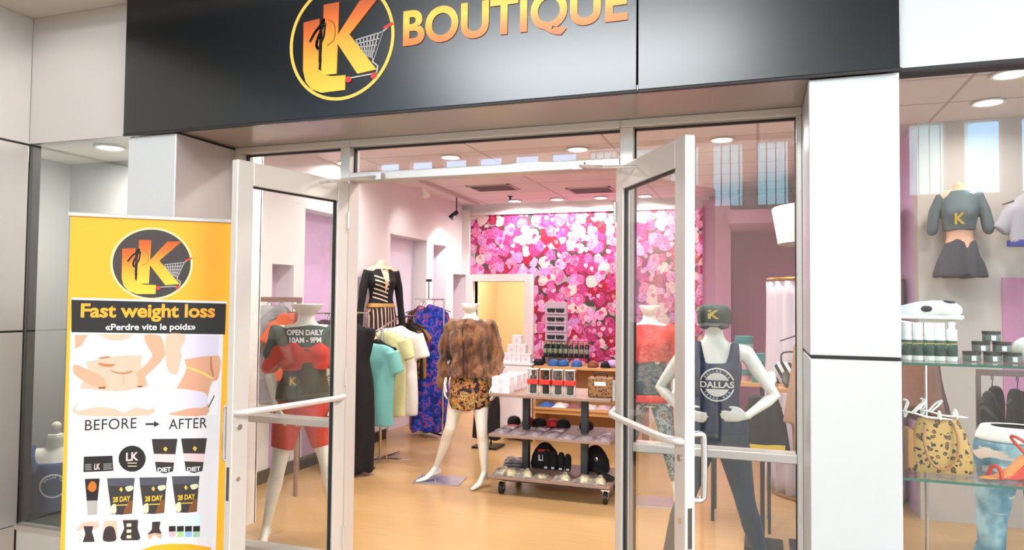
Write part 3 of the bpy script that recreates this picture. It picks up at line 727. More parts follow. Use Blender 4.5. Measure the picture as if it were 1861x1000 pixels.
bpoly('printed_briefs', [(130, 535), (330, 552), (520, 555), (742, 520), (762, 620), (775, 720), (640, 705), (560, 738), (520, 752), (440, 715), (280, 700), (100, 735), (112, 640)], M_un, 2.4, C5, 3)
bpoly('printed_fold', [(290, 300), (380, 308), (450, 312), (410, 334), (330, 330)], M_sk2, 3, C5, 3)
bpoly('printed_fold', [(400, 362), (500, 388), (605, 368), (580, 392), (510, 402), (440, 388)], M_sk2, 3, C5, 3)
bpoly('printed_fold', [(300, 250), (400, 236), (380, 254), (320, 262)], M_sk2, 3, C5, 3)
bpoly('printed_fold', [(290, 520), (370, 515), (350, 534), (300, 534)], pbr('print_brown', '#7a4a33', .5), 3.2, C5)
bpoly('printed_fold', [(640, 508), (700, 505), (690, 520), (655, 520)], pbr('print_brown', '#7a4a33', .5), 3.2, C5)
bpoly('printed_fold', [(512, 395), (522, 395), (540, 520), (520, 480)], M_sk3, 2.9, C5)
bpoly('printed_arm', [(912, 46), (1085, 46), (1060, 180), (1035, 330), (1010, 398), (960, 402), (925, 360), (905, 280)], M_sk, 2.0, C5, 3)
bpoly('printed_torso', [(1090, 240), (1385, 225), (1383, 440), (1330, 470), (1300, 560), (1285, 640), (1278, 772), (955, 772), (925, 690), (985, 560), (1060, 430), (1095, 340)], M_sk3, 2.1, C5, 3)
bpoly('printed_fold', [(1310, 240), (1322, 240), (1330, 330), (1345, 420), (1330, 430), (1308, 330)], M_sk2, 2.6, C5)
bpoly('printed_top', [(1105, 48), (1390, 52), (1384, 232), (1240, 240), (1080, 268), (1036, 190)], M_un, 2.4, C5)
bpoly('printed_briefs', [(985, 538), (1110, 542), (1200, 556), (1280, 590), (1272, 696), (1120, 712), (960, 752), (905, 740), (925, 640)], M_un, 2.5, C5, 3)
bpoly('printed_tape', [(1092, 332), (1150, 346), (1250, 384), (1338, 436), (1330, 446), (1240, 398), (1140, 360), (1090, 346)], pbr('tape_yellow', '#e9d36a', .5), 3.2, C5)
bpoly('printed_tape', [(1345, 590), (1352, 600), (1298, 708), (1288, 702)], pbr('tape_dark', '#555048', .5), 3.2, C5)
M_txt = pbr('print_ink', '#2a2222', .5)
btext('BEFORE', (175, 806), (640, 904), M_txt, 2.6, C5, bold=.004, spacing=1.05)
btext('AFTER', (936, 803), (1280, 896), M_txt, 2.6, C5, bold=.004, spacing=1.05)
bpoly('printed_arrow', [(722, 846), (800, 846), (800, 826), (852, 856), (800, 884), (800, 864), (722, 864)], M_txt, 2.6, C5)
# printed products
M_pk = pbr('print_pink', '#efc3c3', .5); M_gl = pbr('print_gold', '#d8b24a', .5); M_nv = pbr('print_slate', '#4a4a55', .5); M_cr = pbr('print_cream', '#e9dcae', .5); M_or = pbr('print_orange', '#c06a1c', .5); M_gr = pbr('print_grey', '#a9a29c', .5)
prod = bpoly('printed_box', [(238, 228), (475, 220), (482, 345), (234, 356)], M_dark, 2, C8)
btext('LK', (325, 285), (372, 335), M_pk, 2.8, C8, bold=.03)
for yy in (292, 306, 320, 334): bpoly('printed_line', [(248, yy), (302, yy-2), (302, yy+3), (248, yy+5)], M_gr, 2.6, C8); bpoly('printed_line', [(400, yy-5), (470, yy-8), (470, yy-3), (400, yy)], M_gr, 2.6, C8)
bpoly('printed_jar', [(637+112*math.cos(k*math.pi/20), 245+108*math.sin(k*math.pi/20)) for k in range(40)], M_dark, 2, C8)
btext('LK', (588, 192), (688, 262), M_pk, 2.8, C8, bold=.03)
for yy in (278, 303): bpoly('printed_line', [(600, yy), (675, yy), (675, yy+6), (600, yy+6)], M_cr, 2.6, C8)
for q in ((0, 0), (243, -4)):
    sh = lambda P: [(x+q[0], y+q[1]) for x, y in P]
    bpoly('printed_cup', sh([(798, 82), (1012, 80), (974, 350), (905, 368), (838, 352)]), pbr('print_cup', '#2c2422', .5), 2, C8)
    bpoly('printed_band', sh([(818, 205), (992, 208), (984, 276), (826, 270)]), M_pk, 2.6, C8)
    bpoly('printed_dot', sh([(893, 165), (910, 145), (930, 160), (915, 188)]), M_gl, 2.6, C8)
    btext('DIET', (848+q[0], 316+q[1]), (958+q[0], 354+q[1]), M_bw, 2.8, C8, bold=.03)
bpoly('printed_tube', [(246, 412), (370, 408), (352, 590), (262, 592)], M_dark, 2, C8)
bpoly('printed_tube', [(262, 592), (352, 590), (348, 708), (270, 712)], M_gr, 2, C8)
bpoly('printed_dot', [(270, 490), (290, 440), (320, 432), (342, 460), (338, 500), (305, 520)], M_or, 2.6, C8, 3)
for q in ((0, 0), (266, -6), (535, -16)):
    sh = lambda P: [(x+q[0], y+q[1]) for x, y in P]
    bpoly('printed_tub', sh([(430, 406), (660, 403), (652, 470), (436, 470)]), M_nv, 2, C8)
    bpoly('printed_tub', sh([(436, 470), (652, 470), (636, 698), (550, 708), (468, 704)]), pbr('print_tub', '#35302f', .5), 2, C8)
    btext('28 DAY', (478+q[0], 556+q[1]), (622+q[0], 600+q[1]), pbr('print_yellow', '#e9b92c', .5), 2.8, C8, bold=.03)
    bpoly('printed_dot', sh([(530, 500), (545, 478), (562, 500), (548, 520)]), M_gl, 2.6, C8)
    bpoly('printed_dot', sh([(582, 480), (640, 470), (642, 500), (600, 515)]), M_cr, 2.6, C8, 3)
    bpoly('printed_dot', sh([(462, 640), (500, 620), (505, 690), (470, 696)]), M_cr, 2.6, C8, 3)
    bpoly('printed_line', sh([(505, 625), (600, 622), (600, 630), (505, 633)]), M_gl, 2.6, C8)
    bpoly('printed_band', sh([(600, 600), (640, 590), (636, 690), (560, 702)]), pbr('print_amber', '#7a4a20', .5), 2.3, C8)
M_cor = pbr('print_corset', '#35292c', .5)
bpoly('printed_arm', [(175, 830), (235, 765), (350, 762), (372, 800), (330, 830), (225, 825), (190, 850), (238, 890), (225, 905)], M_sk, 1.9, C8)
bpoly('printed_corset', [(236, 802), (318, 802), (305, 850), (322, 900), (326, 932), (228, 934), (250, 870)], M_cor, 2.2, C8)
bpoly('printed_torso', [(402, 758), (508, 756), (518, 900), (498, 928), (400, 926), (396, 860)], M_sk, 1.9, C8)
bpoly('printed_corset', [(425, 808), (480, 808), (502, 870), (496, 924), (404, 926), (398, 866)], M_cor, 2.2, C8, 3)
bpoly('printed_corset', [(560, 752), (688, 750), (682, 820), (706, 900), (690, 918), (552, 920), (538, 896), (572, 820)], M_cor, 2.2, C8)
for yy in (795, 845, 892): bpoly('printed_buckle', [(592, yy-14), (630, yy-16), (630, yy+10), (592, yy+12)], M_cr, 2.6, C8)
bpoly('printed_torso', [(765, 880), (800, 840), (870, 840), (884, 890), (870, 912), (822, 870), (780, 914)], M_sk3, 1.9, C8)
bpoly('printed_corset', [(802, 766), (872, 764), (862, 820), (882, 866), (822, 858), (760, 872), (800, 830)], M_cor, 2.2, C8)
for i, cc in enumerate(('#d9a9b8', '#a7c98a', '#8fb2d9', '#9fc7a9')):
    x = 940+i*67
    bpoly('printed_bottle', [(x, 706), (x+58, 704), (x+56, 800), (x, 802)], pbr('print_ice', '#cfe3e8', .5), 2, C8)
    bpoly('printed_bottle', [(x, 802), (x+56, 800), (x+56, 845), (x, 848)], M_dark, 2, C8)
    bpoly('printed_bottle', [(x, 848), (x+56, 845), (x+55, 890), (x, 893)], pbr('print_b%d' % i, cc, .5), 2, C8)
bpoly('banner_swoosh', [(690, 1004), (820, 962), (960, 946), (1120, 950), (1290, 978), (1280, 1100), (690, 1100)], M_by, 2, C8)
# ================================================================== MANNEQUINS
M_man = pbr('mannequin_white', '#f0ece2', .32)
M_manskin = pbr('mannequin_peach', '#eab79c', .4)
TORSO = [(.74, .07, .07, 0), (.80, .145, .105, .012), (.88, .170, .118, .018), (.95, .158, .108, .012), (1.02, .128, .092, .004), (1.08, .112, .082, 0),
         (1.15, .118, .088, -.004), (1.22, .132, .104, -.012), (1.27, .138, .112, -.016), (1.33, .140, .092, -.004), (1.38, .125, .072, .004), (1.42, .085, .056, .008), (1.45, .055, .05, .008), (1.52, .047, .048, .002)]
def tsec(z):
    for a, b in zip(TORSO, TORSO[1:]):
        if a[0] <= z <= b[0]:
            t = (z-a[0])/(b[0]-a[0]); return [a[i]+(b[i]-a[i])*t for i in range(4)]
    return list(TORSO[0] if z < TORSO[0][0] else TORSO[-1])
def ering(cx, cy, z, rx, ry, n=28, p=2.3):
    out = []
    for k in range(n):
        a = 2*math.pi*k/n; c, s = math.cos(a), math.sin(a)
        out.append(Vector((cx+rx*math.copysign(abs(c)**(2/p), c), cy+ry*math.copysign(abs(s)**(2/p), s), z)))
    return out
def torso_mb(mb, z0, z1, d=0, lean=None, step=.02, flare=0, dx=None):
    n = max(3, int((z1-z0)/step)); R_ = []
    for i in range(n+1):
        z = z0+(z1-z0)*i/n; s = tsec(z); ox, oy = lean(z) if lean else (0, 0); f = d+flare*(1-i/n)
        R_.append(ering(ox, s[3]+oy, z, s[1]+f, s[2]+f))
    mb.loft(R_)
    if d > 0 and z1 > 1.26 and z0 < 1.24:
        bx, by = lean(1.25) if lean else (0, 0)
        for sg in (-1, 1): mb.ell((bx+sg*.062, by-.082, 1.25), (.058+d*.7, .052+d*.75, .056+d*.5), 8)
    return mb
def hand(mb, w, d, side, palm_n, size=1.0, curl=.25):
    """palm with four bent fingers and a thumb; w wrist, d pointing, side towards the thumb"""
    w, d, s, n = Vector(w), Vector(d).normalized(), Vector(side).normalized(), Vector(palm_n).normalized()
    L = .085*size
    mb.tube([w-d*.02, w+d*L*.35, w+d*L*.8, w+d*L], [.019*size, .030*size, .036*size, .033*size], 14, flat=.42, side=tuple(s))
    for i, (o, ln) in enumerate(((.026, .068), (.009, .078), (-.009, .073), (-.025, .058))):
        b = w+d*L*.9+s*o*size; k = [b]
        dd = (d+s*o*2.0).normalized()
        for j, q in enumerate((.42, .32, .26)):
            dd = (dd+n*curl*(j+.4)*.8).normalized(); k.append(k[-1]+dd*ln*size*q)
        mb.tube(k, [.0092*size, .0088*size, .0080*size, .0068*size], 8)
    b = w+d*L*.22+s*.022*size; k = [b, b+(d*.6+s*.75+n*.15).normalized()*.035*size]; k.append(k[-1]+(d*.9+s*.3+n*.3).normalized()*.034*size); k.append(k[-1]+(d+n*.3).normalized()*.020*size)
    mb.tube(k, [.0130*size, .0115*size, .0095*size, .0080*size], 8)
def leg_pts(hip, knee, ank, back=.018):
    hip, knee, ank = Vector(hip), Vector(knee), Vector(ank)
    th = hip.lerp(knee, .45); cf = knee.lerp(ank, .28)+Vector((0, back, 0)); lo = knee.lerp(ank, .72)+Vector((0, back*.3, 0))
    return [hip, hip.lerp(knee, .2), th, hip.lerp(knee, .85), knee, knee.lerp(ank, .12), cf, lo, ank]
LR = [.086, .085, .072, .052, .049, .047, .051, .034, .028]
def foot(mb, ank, d, heel=.07):
    """high-heeled mannequin foot pointing along d"""
    a, d = Vector(ank), Vector(d).normalized(); h = a+Vector((0, 0, -.045))-d*.028; flo = Vector((a.x, a.y, 0))
    mb.tube([a, h], [.028, .024], 12)
    ball = flo+d*.115+Vector((0, 0, .026)); toe = flo+d*.185+Vector((0, 0, .018))
    mb.tube([h+d*.005, h.lerp(ball, .5)+Vector((0, 0, .012)), ball, toe], [.025, .026, .031, .020], 14, flat=.62, side=(-d.y, d.x, 0))
    mb.tube([a+d*.0, h.lerp(ball, .55)+Vector((0, 0, .02)), ball], [.027, .024, .018], 12)
def half_head(mb, z, ox=0, oy=0, lift=.092, sc=1.10):
    """lower face cut off level below the eyes, as headless shop mannequins have"""
    R_ = []
    for t, rx, ry, cy in ((0, .044, .046, .004), (.2, .046, .052, -.004), (.38, .056, .066, -.016), (.6, .066, .080, -.016), (.85, .073, .088, -.012), (1.0, .076, .090, -.010)):
        R_.append(ering(ox, oy+cy, z+t*lift, rx*(1+(sc-1)*t), ry*(1+(sc-1)*t), 24, 2.1))
    mb.loft(R_)
def mannequin(name, label, loc, rz, P, group=None, mat=M_man, scale=1.0, voxel=.0065):
    """P: hips, knees, ankles, toes (dirs), shoulders, elbows, wrists, hands; local, facing -y"""
    r = empty(name, label, 'mannequin', loc, rz, group); r.scale = (scale,)*3
    mb = MB(); lean = P.get('lean')
    torso_mb(mb, P.get('tz0', .76), P.get('tz1', 1.50), 0, lean)
    nx_, ny_ = lean(1.5) if lean else (0, 0)
    if P.get('bust', True):
        for s in (-1, 1):
            bx, by = lean(1.25) if lean else (0, 0); mb.ell((bx+s*.062, by-.082, 1.255), (.056, .05, .054), 8)
    if P.get('head', True): half_head(mb, 1.475, nx_, ny_, P.get('hl', .092), P.get('hs', 1.10))
    for k in P.get('legs', []):
        hip, kn, an, td = k; mb.tube(leg_pts(hip, kn, an), LR, 18); 
        if td: foot(mb, an, td)
    for a in P.get('arms', []):
        sh, el, wr = (Vector(q) for q in a[:3]); c = Vector((lean(1.37) if lean else (0, 0))+(1.37,))
        mb.tube([c, c.lerp(sh, .6), sh], [.06, .055, .046], 14)
        mb.tube([sh, sh.lerp(el, .35), sh.lerp(el, .8), el, el.lerp(wr, .25), el.lerp(wr, .75), wr], [.046, .043, .034, .032, .033, .024, .020], 14)
        if len(a) > 3: hand(mb, wr, a[3], a[4], a[5], 1.0, a[6] if len(a) > 6 else .25)
    for sh in P.get('stubs', []):
        c = Vector((0, 0, 1.37)); sh = Vector(sh); mb.tube([c, c.lerp(sh, .6), sh, sh+Vector((sh.x*.1, 0, -.05))], [.06, .055, .047, .040], 14)
    b = mb.build('body', mat, r); remesh(b, voxel, 3)
    if P.get('plate'):
        px_, py_, w, d = P['plate']; MB().box(px_-w/2, px_+w/2, py_-d/2, py_+d/2, 0, .008).build('base_plate', pbr('steel_plate', '#c9c4cc', .25, .7), r, bevel=.002)
        if P.get('rod'): MB().cyl(Vector(P['rod'][0]), Vector(P['rod'][1]), .008, n=8).build('support_rod', M_chrome, r)
    return r
def cloth_obj(name, mb, mat, parent, voxel=.009, smooth=4, fold=None, label=None):
    o = mb.build(name, mat, parent); remesh(o, voxel, smooth, fold)
    if label: o['label'] = label
    return o
def sleeve(mb, c, pts, rad): mb.tube([c]+list(pts), rad, 16)
def decal(target, vs, fs, name, mat, parent, off=.003, ray_dir=(0, 1, 0)):
    """wrap printed shapes onto a body: vs are parent-local points, shot along ray_dir"""
    bv = BVHTree.FromPolygons([v.co for v in target.data.vertices], [tuple(p.vertices) for p in target.data.polygons])
    d = Vector(ray_dir).normalized(); out = []; last = None
    for v in vs:
        h = bv.ray_cast(Vector(v)-d*1.0, d)
        if h[0] is not None: last = h[0]-d*off; out.append(last)
        else: out.append(Vector(v) if last is None else Vector((v[0], last.y, v[2])))
    mb = MB(); mb.add(out, fs); o = mb.build(name, mat, parent)
    return o
def grid_poly(outline, cell=.012):
    """flat outline (x,z) cut in small triangles so that it can follow a curve"""
    import bmesh
    bm = bmesh.new(); vs = [bm.verts.new((x, 0, z)) for x, z in outline]; bm.faces.new(vs)
    xs = [p[0] for p in outline]; zs = [p[1] for p in outline]
    def cut(co, no): bmesh.ops.bisect_plane(bm, geom=bm.verts[:]+bm.edges[:]+bm.faces[:], plane_co=co, plane_no=no)
    x = min(xs)+cell
    while x < max(xs): cut((x, 0, 0), (1, 0, 0)); x += cell
    z = min(zs)+cell
    while z < max(zs): cut((0, 0, z), (0, 0, 1)); z += cell
    bm.verts.index_update(); v = [tuple(q.co) for q in bm.verts]; f = [tuple(q.index for q in fc.verts) for fc in bm.faces]; bm.free(); return v, f
def text_vs(body, x0, x1, z0, z1, **kw):
    m = text_fit(body, x0, x1, z0, z1, 0, 0.0, **kw); return [tuple(v) for v in m.v], m.f

# --- left mannequin in the sidelight: red shorts
M_redc = pbr('red_cloth', '#cf3326', .75, wrinkle=.3); M_olive = pbr('olive_cloth', '#3b3a2c', .85, wrinkle=.35)
M_teal = pbr('dark_teal_cloth', '#2f4a46', .85, wrinkle=.35); M_goldp = pbr('gold_print', '#d9b646', .5); M_wtxt = pbr('white_print', '#eeebe6', .6)
lean = lambda z: (0.02*(z-.9), -.01)
PA = dict(lean=lean, hs=1.5, hl=.085, legs=[((-.085, .0, .86), (-.150, -.03, .49), (-.215, -.02, .115), (-.25, -1, 0)), ((.085, .02, .86), (.160, -.02, .49), (.225, .05, .115), (.35, -1, 0))],
          arms=[((-.165, .01, 1.37), (-.215, .05, 1.10), (-.17, -.05, .90), (.25, -.5, -1), (.3, -1, 0), (1, .2, 0)), ((.185, .01, 1.37), (.235, .06, 1.10), (.20, -.03, .90), (-.2, -.5, -1), (-.3, -1, 0), (-1, .2, 0))])
mA = mannequin('mannequin', 'white headless mannequin in red shorts behind the left sidelight', (-2.868, .40, 0), math.radians(38), PA)
g = MB(); torso_mb(g, .80, 1.02, .012, lean)
for s in (-1, 1):
    L = PA['legs'][0 if s < 0 else 1]; q = leg_pts(*L[:3]); k4 = Vector(q[2]).lerp(Vector(q[3]), .55); g.tube([q[0], q[1], q[2], k4], [.098, .098, .087, .076], 18, dome=False)
shorts = cloth_obj('shorts', g, M_redc, mA, .009, 4, folds(.0025, 40, 6, 1))
g = MB(); torso_mb(g, .93, 1.18, .022, lean, flare=.01); tee = cloth_obj('tee', g, M_olive, mA, .010, 3, folds(.005, 36, 8, 2))
g = MB(); torso_mb(g, 1.13, 1.285, .030, lean)
for s, sh in ((-1, (-.165, .01, 1.37)), (1, (.185, .01, 1.37))): sleeve(g, Vector((s*.09, 0, 1.26)), [Vector((s*.17, .01, 1.25)), Vector((s*.215, .045, 1.14))], [.07, .062, .056])
cloth_obj('red_top', g, M_redc, mA, .010, 3, folds(.006, 30, 10, 4))
g = MB(); torso_mb(g, 1.26, 1.415, .026, lean)
for s, sh in ((-1, (-.165, .01, 1.37)), (1, (.185, .01, 1.37))): sleeve(g, Vector((s*.09, 0, 1.35)), [Vector(sh), Vector((s*.205, .03, 1.24))], [.075, .064, .060])
hood = cloth_obj('shoulder_cover', g, M_teal, mA, .010, 3, folds(.005, 30, 10, 6))
v, f = text_vs('OPEN DAILY\n10AM - 9PM', -.115, .115, 1.308, 1.392, bold=.03)
decal(hood, v, f, 'lettering', M_wtxt, mA, .004)
v, f = grid_poly([(x*.038-.07, z*.038+1.06) for x, z in [(math.cos(k*math.pi/12), math.sin(k*math.pi/12)) for k in range(24)]]); decal(tee, v, f, 'emblem', pbr('emblem_olive', '#55542f', .6), mA, .003)
v, f = text_vs('K', -.092, -.048, 1.035, 1.085, bold=.04); decal(tee, v, f, 'emblem_letter', M_goldp, mA, .006)

# --- mannequin in the fur jacket
def fur_mat():
    t = NT('fur_brown'); n = t.n('TexNoise'); n.inputs['Scale'].default_value = 9; n.inputs['Detail'].default_value = 4; n.inputs['Distortion'].default_value = .6
    t.l(t.coord('Object', (2.2, 2.2, .55)), n.inputs[0]); t.l(t.ramp(n.outputs[0], [(.30, '#2f180c'), (.46, '#6b3f20'), (.60, '#96653a'), (.78, '#4a2814')]), t.b.inputs['Base Color'])
    n2 = t.n('TexNoise'); n2.inputs['Scale'].default_value = 60; n2.inputs['Detail'].default_value = 6; t.l(t.coord('Object', (2, 2, .4)), n2.inputs[0]); t.bump(n2.outputs[0], .9, .02)
    t.b.inputs['Roughness'].default_value = .9; t.b.inputs['Sheen Weight'].default_value = .25; return t.m
leanB = lambda z: (0.0, -.01)
PB = dict(lean=leanB, legs=[((-.085, 0, .86), (-.165, -.03, .48), (-.315, .07, .115), (-.75, -.8, 0)), ((.085, 0, .86), (.125, -.06, .49), (.145, -.03, .115), (-.35, -1, 0))],
          arms=[((-.165, .01, 1.37), (-.215, .03, 1.10), (-.205, -.07, .88), (.1, -.35, -1), (.2, -1, .2), (1, .1, 0)), ((.165, .01, 1.37), (.225, .03, 1.10), (.235, -.05, .88), (0, -.35, -1), (-.2, -1, .2), (-1, .1, 0))],
          plate=(-.28, .06, .42, .30), rod=((-.335, .10, .0), (-.315, .075, .12)))
mB = mannequin('mannequin', 'white headless mannequin in brown fur jacket and patterned skirt beside the tiered table', (-2.375, 2.12, 0), math.radians(8), PB)
M_skirt = noise_cloth('skirt_print', [(0, '#1c1d33'), (.40, '#5c2a24'), (.46, '#c47a28'), (.52, '#2c7a66'), (.555, '#e0a850'), (.60, '#232042'), (.66, '#b5652a'), (.72, '#6a8a3a')], 16, 2.5, distort=1.4)
g = MB(); g.loft([ering(0, .0, z, rx, ry) for z, rx, ry in ((.655, .170, .135), (.70, .178, .140), (.80, .182, .135), (.90, .170, .125), (.98, .14, .105), (1.04, .125, .095))])
cloth_obj('skirt', g, M_skirt, mB, .010, 3, folds(.006, 34, 5, 3))
g = MB(); torso_mb(g, .93, 1.43, .032, leanB, flare=.016)
for s in (-1, 1): sleeve(g, Vector((s*.07, 0, 1.33)), [Vector((s*.165, .01, 1.362)), Vector((s*.212, .02, 1.24)), Vector((s*.235, .02, 1.08)), Vector((s*.232, -.045, .88))], [.084, .080, .068, .060, .056])
g.tube([Vector((.095*math.cos(a), .10*math.sin(a)-.01, 1.395+.02*math.sin(a))) for a in [k*math.pi/8-math.pi*.42 for k in range(-1, 15)]], .028, 10)
rr = np.random.RandomState(3)
def furdisp(c): return (.008*np.sin(41*c[:, 0]+6*np.sin(9*c[:, 2]))+.004*np.sin(70*c[:, 0]+23*c[:, 2]+31*c[:, 1])+.002*rr.randn(len(c))).astype(np.float32)
cloth_obj('fur_jacket', g, fur_mat(), mB, .010, 3, furdisp)
g = MB(); g.tube([(-.035, -.150, 1.36), (-.02, -.165, 1.2), (-.018, -.168, 1.05), (-.012, -.17, .95)], .006, 6); g.build('jacket_opening', pbr('fur_dark', '#2e1a10', .9), mB)

# --- mannequin in the navy DALLAS tank
M_navy = pbr('navy_cloth', '#1b2a47', .75, wrinkle=.25, wscale=9); M_legg = pbr('legging_navy', '#1d2b3c', .65, wrinkle=.15)
leanC = lambda z: (-.012*(z-.9)/.5, -.01)
PC = dict(lean=leanC, legs=[((-.085, 0, .86), (-.180, -.05, .49), (-.285, -.04, .115), (-.4, -1, 0)), ((.085, 0, .86), (.165, -.04, .49), (.27, .02, .115), (.4, -1, 0))],
          arms=[((-.175, .01, 1.36), (-.330, .03, 1.14), (-.185, -.085, 1.01), (.75, -.45, -.10), (.1, -.35, .9), (.5, .8, 0)), ((.165, .01, 1.36), (.325, .02, 1.12), (.165, -.10, 1.01), (-.8, -.45, .02), (-.1, -.35, .9), (-.5, .8, 0))])
mC = mannequin('mannequin', 'white mannequin with hands on hips in a navy tank and dark cap', (-.225, .56, 0), math.radians(2), PC, scale=.965)
g = MB(); torso_mb(g, .90, 1.305, .013, leanC, flare=.006)
for s in (-1, 1): g.tube([Vector((s*.085, -.100, 1.27)), Vector((s*.100, -.080, 1.34)), Vector((s*.105, -.03, 1.405)), Vector((s*.105, .035, 1.405)), Vector((s*.098, .085, 1.33)), Vector((s*.09, .10, 1.27))], [.046, .034, .026, .026, .036, .042], 12)
tank = cloth_obj('tank_top', g, M_navy, mC, .008, 4, folds(.0018, 30, 9, 2))
g = MB(); torso_mb(g, .77, .98, .009, leanC)
for L in PC['legs']:
    q = leg_pts(*L[:3]); q[-1] = Vector(q[-2]).lerp(Vector(q[-1]), .75); g.tube(q, [r+.008 for r in LR], 18, dome=False)
cloth_obj('leggings', g, M_legg, mC, .008, 3, None)
def disc_pts(cx, cz, r, n=40): return [(cx+r*math.cos(2*math.pi*k/n), cz+r*math.sin(2*math.pi*k/n)) for k in range(n)]
ex, ez = .005, 1.185
def ring_grid(cx, cz, r0, r1, n=48):
    vs = []; fs = []
    for k in range(n):
        a = 2*math.pi*k/n
        for r in (r0, r1): vs.append((cx+r*math.cos(a), 0, cz+r*math.sin(a)))
    for k in range(n): a = 2*k; b = 2*((k+1) % n); fs.append((a, a+1, b+1, b))
    return vs, fs
v, f = grid_poly(disc_pts(ex, ez, .070)); decal(tank, v, f, 'emblem_disc', M_wtxt, mC, .0025)
v, f = ring_grid(ex, ez, .090, .098); decal(tank, v, f, 'emblem_ring', M_wtxt, mC, .0028)
v, f = grid_poly([(ex-.102, ez-.026), (ex+.102, ez-.026), (ex+.102, ez+.026), (ex-.102, ez+.026)]); decal(tank, v, f, 'emblem_band', M_navy, mC, .004)
v, f = text_vs('DALLAS', ex-.094, ex+.094, ez-.019, ez+.019, bold=.03); decal(tank, v, f, 'emblem_lettering', M_wtxt, mC, .0062)
def arc_text(body, cx, cz, r, a0, a1, size, up=True, **kw):
    V, F = [], []
    n = len(body)
    for i, ch in enumerate(body):
        if ch == ' ': continue
        v, f = text_mb(ch, bold=.03); xs = [p.x for p in v]; ys = [p.y for p in v]; w = max(xs)-min(xs); h = .7
        a = a0+(a1-a0)*(i+.5)/n
        o = len(V)
        for p in v:
            x = (p.x-(min(xs)+max(xs))/2)*size/h; y = (p.y-.35)*size/h
            if up: V.append((cx+math.cos(a)*(r+y)+math.sin(a)*x, 0, cz+math.sin(a)*(r+y)-math.cos(a)*x))
            else: V.append((cx+math.cos(a)*(r-y)-math.sin(a)*x, 0, cz+math.sin(a)*(r-y)+math.cos(a)*x))
        F += [tuple(k+o for k in q) for q in f]
    return V, F
v, f = arc_text('DALLAS TX', ex, ez, .080, math.radians(152), math.radians(28), .011); decal(tank, v, f, 'emblem_lettering', M_wtxt, mC, .0045)
v, f = arc_text('TEXAS USA', ex, ez, .080, math.radians(208), math.radians(332), .011, up=False); decal(tank, v, f, 'emblem_lettering', M_wtxt, mC, .0045)
# cap
g = MB(); g.loft([ering(-.012, -.012, z, rx, ry, 28, 2.1) for z, rx, ry in ((1.530, .094, .110), (1.565, .099, .115), (1.60, .097, .112), (1.628, .084, .095), (1.645, .055, .065))])
cap = g.build('cap_crown', pbr('cap_cloth', '#2b3a34', .8, wrinkle=.2), mC, smooth=True)
g = MB(); R_ = []
for k in range(9):
    t = k/8; w = .088*math.sqrt(max(0, 1-(t*.9)**2.4)); y = -.105-.070*t; z = 1.545-.024*t
    R_.append([Vector((-.012-w, y+.02, z-.016)), Vector((-.012-w*.5, y, z)), Vector((-.012+w*.5, y, z)), Vector((-.012+w, y+.02, z-.016)), Vector((-.012+w, y+.02, z-.021)), Vector((-.012+w*.5, y, z-.006)), Vector((-.012-w*.5, y, z-.006)), Vector((-.012-w, y+.02, z-.021))])
g.loft(R_).build('cap_visor', pbr('cap_visor', '#1c2420', .7), mC, smooth=True)
v, f = text_vs('K', -.045, .02, 1.560, 1.610, bold=.04); decal(cap, v, f, 'cap_emblem', M_goldp, mC, .004)

# --- mannequin in the red blouse further back
leanD = lambda z: (0.0, -.01)
PD = dict(lean=leanD, legs=[((-.085, 0, .86), (-.150, -.05, .49), (-.20, -.03, .115), (-.2, -1, 0)), ((.085, 0, .86), (.150, .0, .49), (.215, .02, .115), (.05, -1, 0))],
          arms=[((-.165, .01, 1.37), (-.215, .05, 1.11), (-.19, -.06, .91), (.2, -.4, -1), (.3, -1, 0), (1, .2, 0)), ((.165, .01, 1.37), (.215, .05, 1.11), (.20, -.06, .91), (-.2, -.4, -1), (-.3, -1, 0), (-1, .2, 0))],
          plate=(.02, -.02, .5, .30))
mD = mannequin('mannequin', 'white headless mannequin in a red blouse behind the right door leaf', (-.83, 2.14, 0), math.radians(8), PD)
M_camo = noise_cloth('camo_leggings', [(0, '#59686c'), (.42, '#8fa0a4'), (.5, '#3a4a50'), (.56, '#a9a08f'), (.63, '#6c6256')], 14, 3)
g = MB(); torso_mb(g, .77, .95, .009, leanD)
for L in PD['legs']:
    q = leg_pts(*L[:3]); q[-1] = Vector(q[-2]).lerp(Vector(q[-1]), .45); g.tube(q, [r+.008 for r in LR], 18, dome=False)
cloth_obj('leggings', g, M_camo, mD, .009, 3)
g = MB(); g.loft([ering(0, 0, z, rx, ry) for z, rx, ry in ((.80, .172, .135), (.845, .178, .138), (.86, .178, .137))]); cloth_obj('skirt_hem', g, M_redc, mD, .010, 2)
g = MB(); g.loft([ering(0, 0, z, rx, ry) for z, rx, ry in ((.86, .175, .135), (.94, .172, .128), (1.02, .145, .108), (1.10, .13, .10), (1.15, .13, .10))]); cloth_obj('skirt', g, pbr('denim_dark', '#22363f', .8, wrinkle=.3), mD, .010, 3, folds(.004, 40, 6, 5))
g = MB(); torso_mb(g, 1.12, 1.415, .020, leanD, flare=.018)
for s in (-1, 1): sleeve(g, Vector((s*.08, 0, 1.35)), [Vector((s*.165, .01, 1.36)), Vector((s*.20, .035, 1.22)), Vector((s*.218, .04, 1.13))], [.072, .064, .062, .062])
cloth_obj('blouse', g, pbr('red_blouse', '#cc2a26', .7, wrinkle=.3), mD, .010, 3, folds(.007, 28, 9, 7))

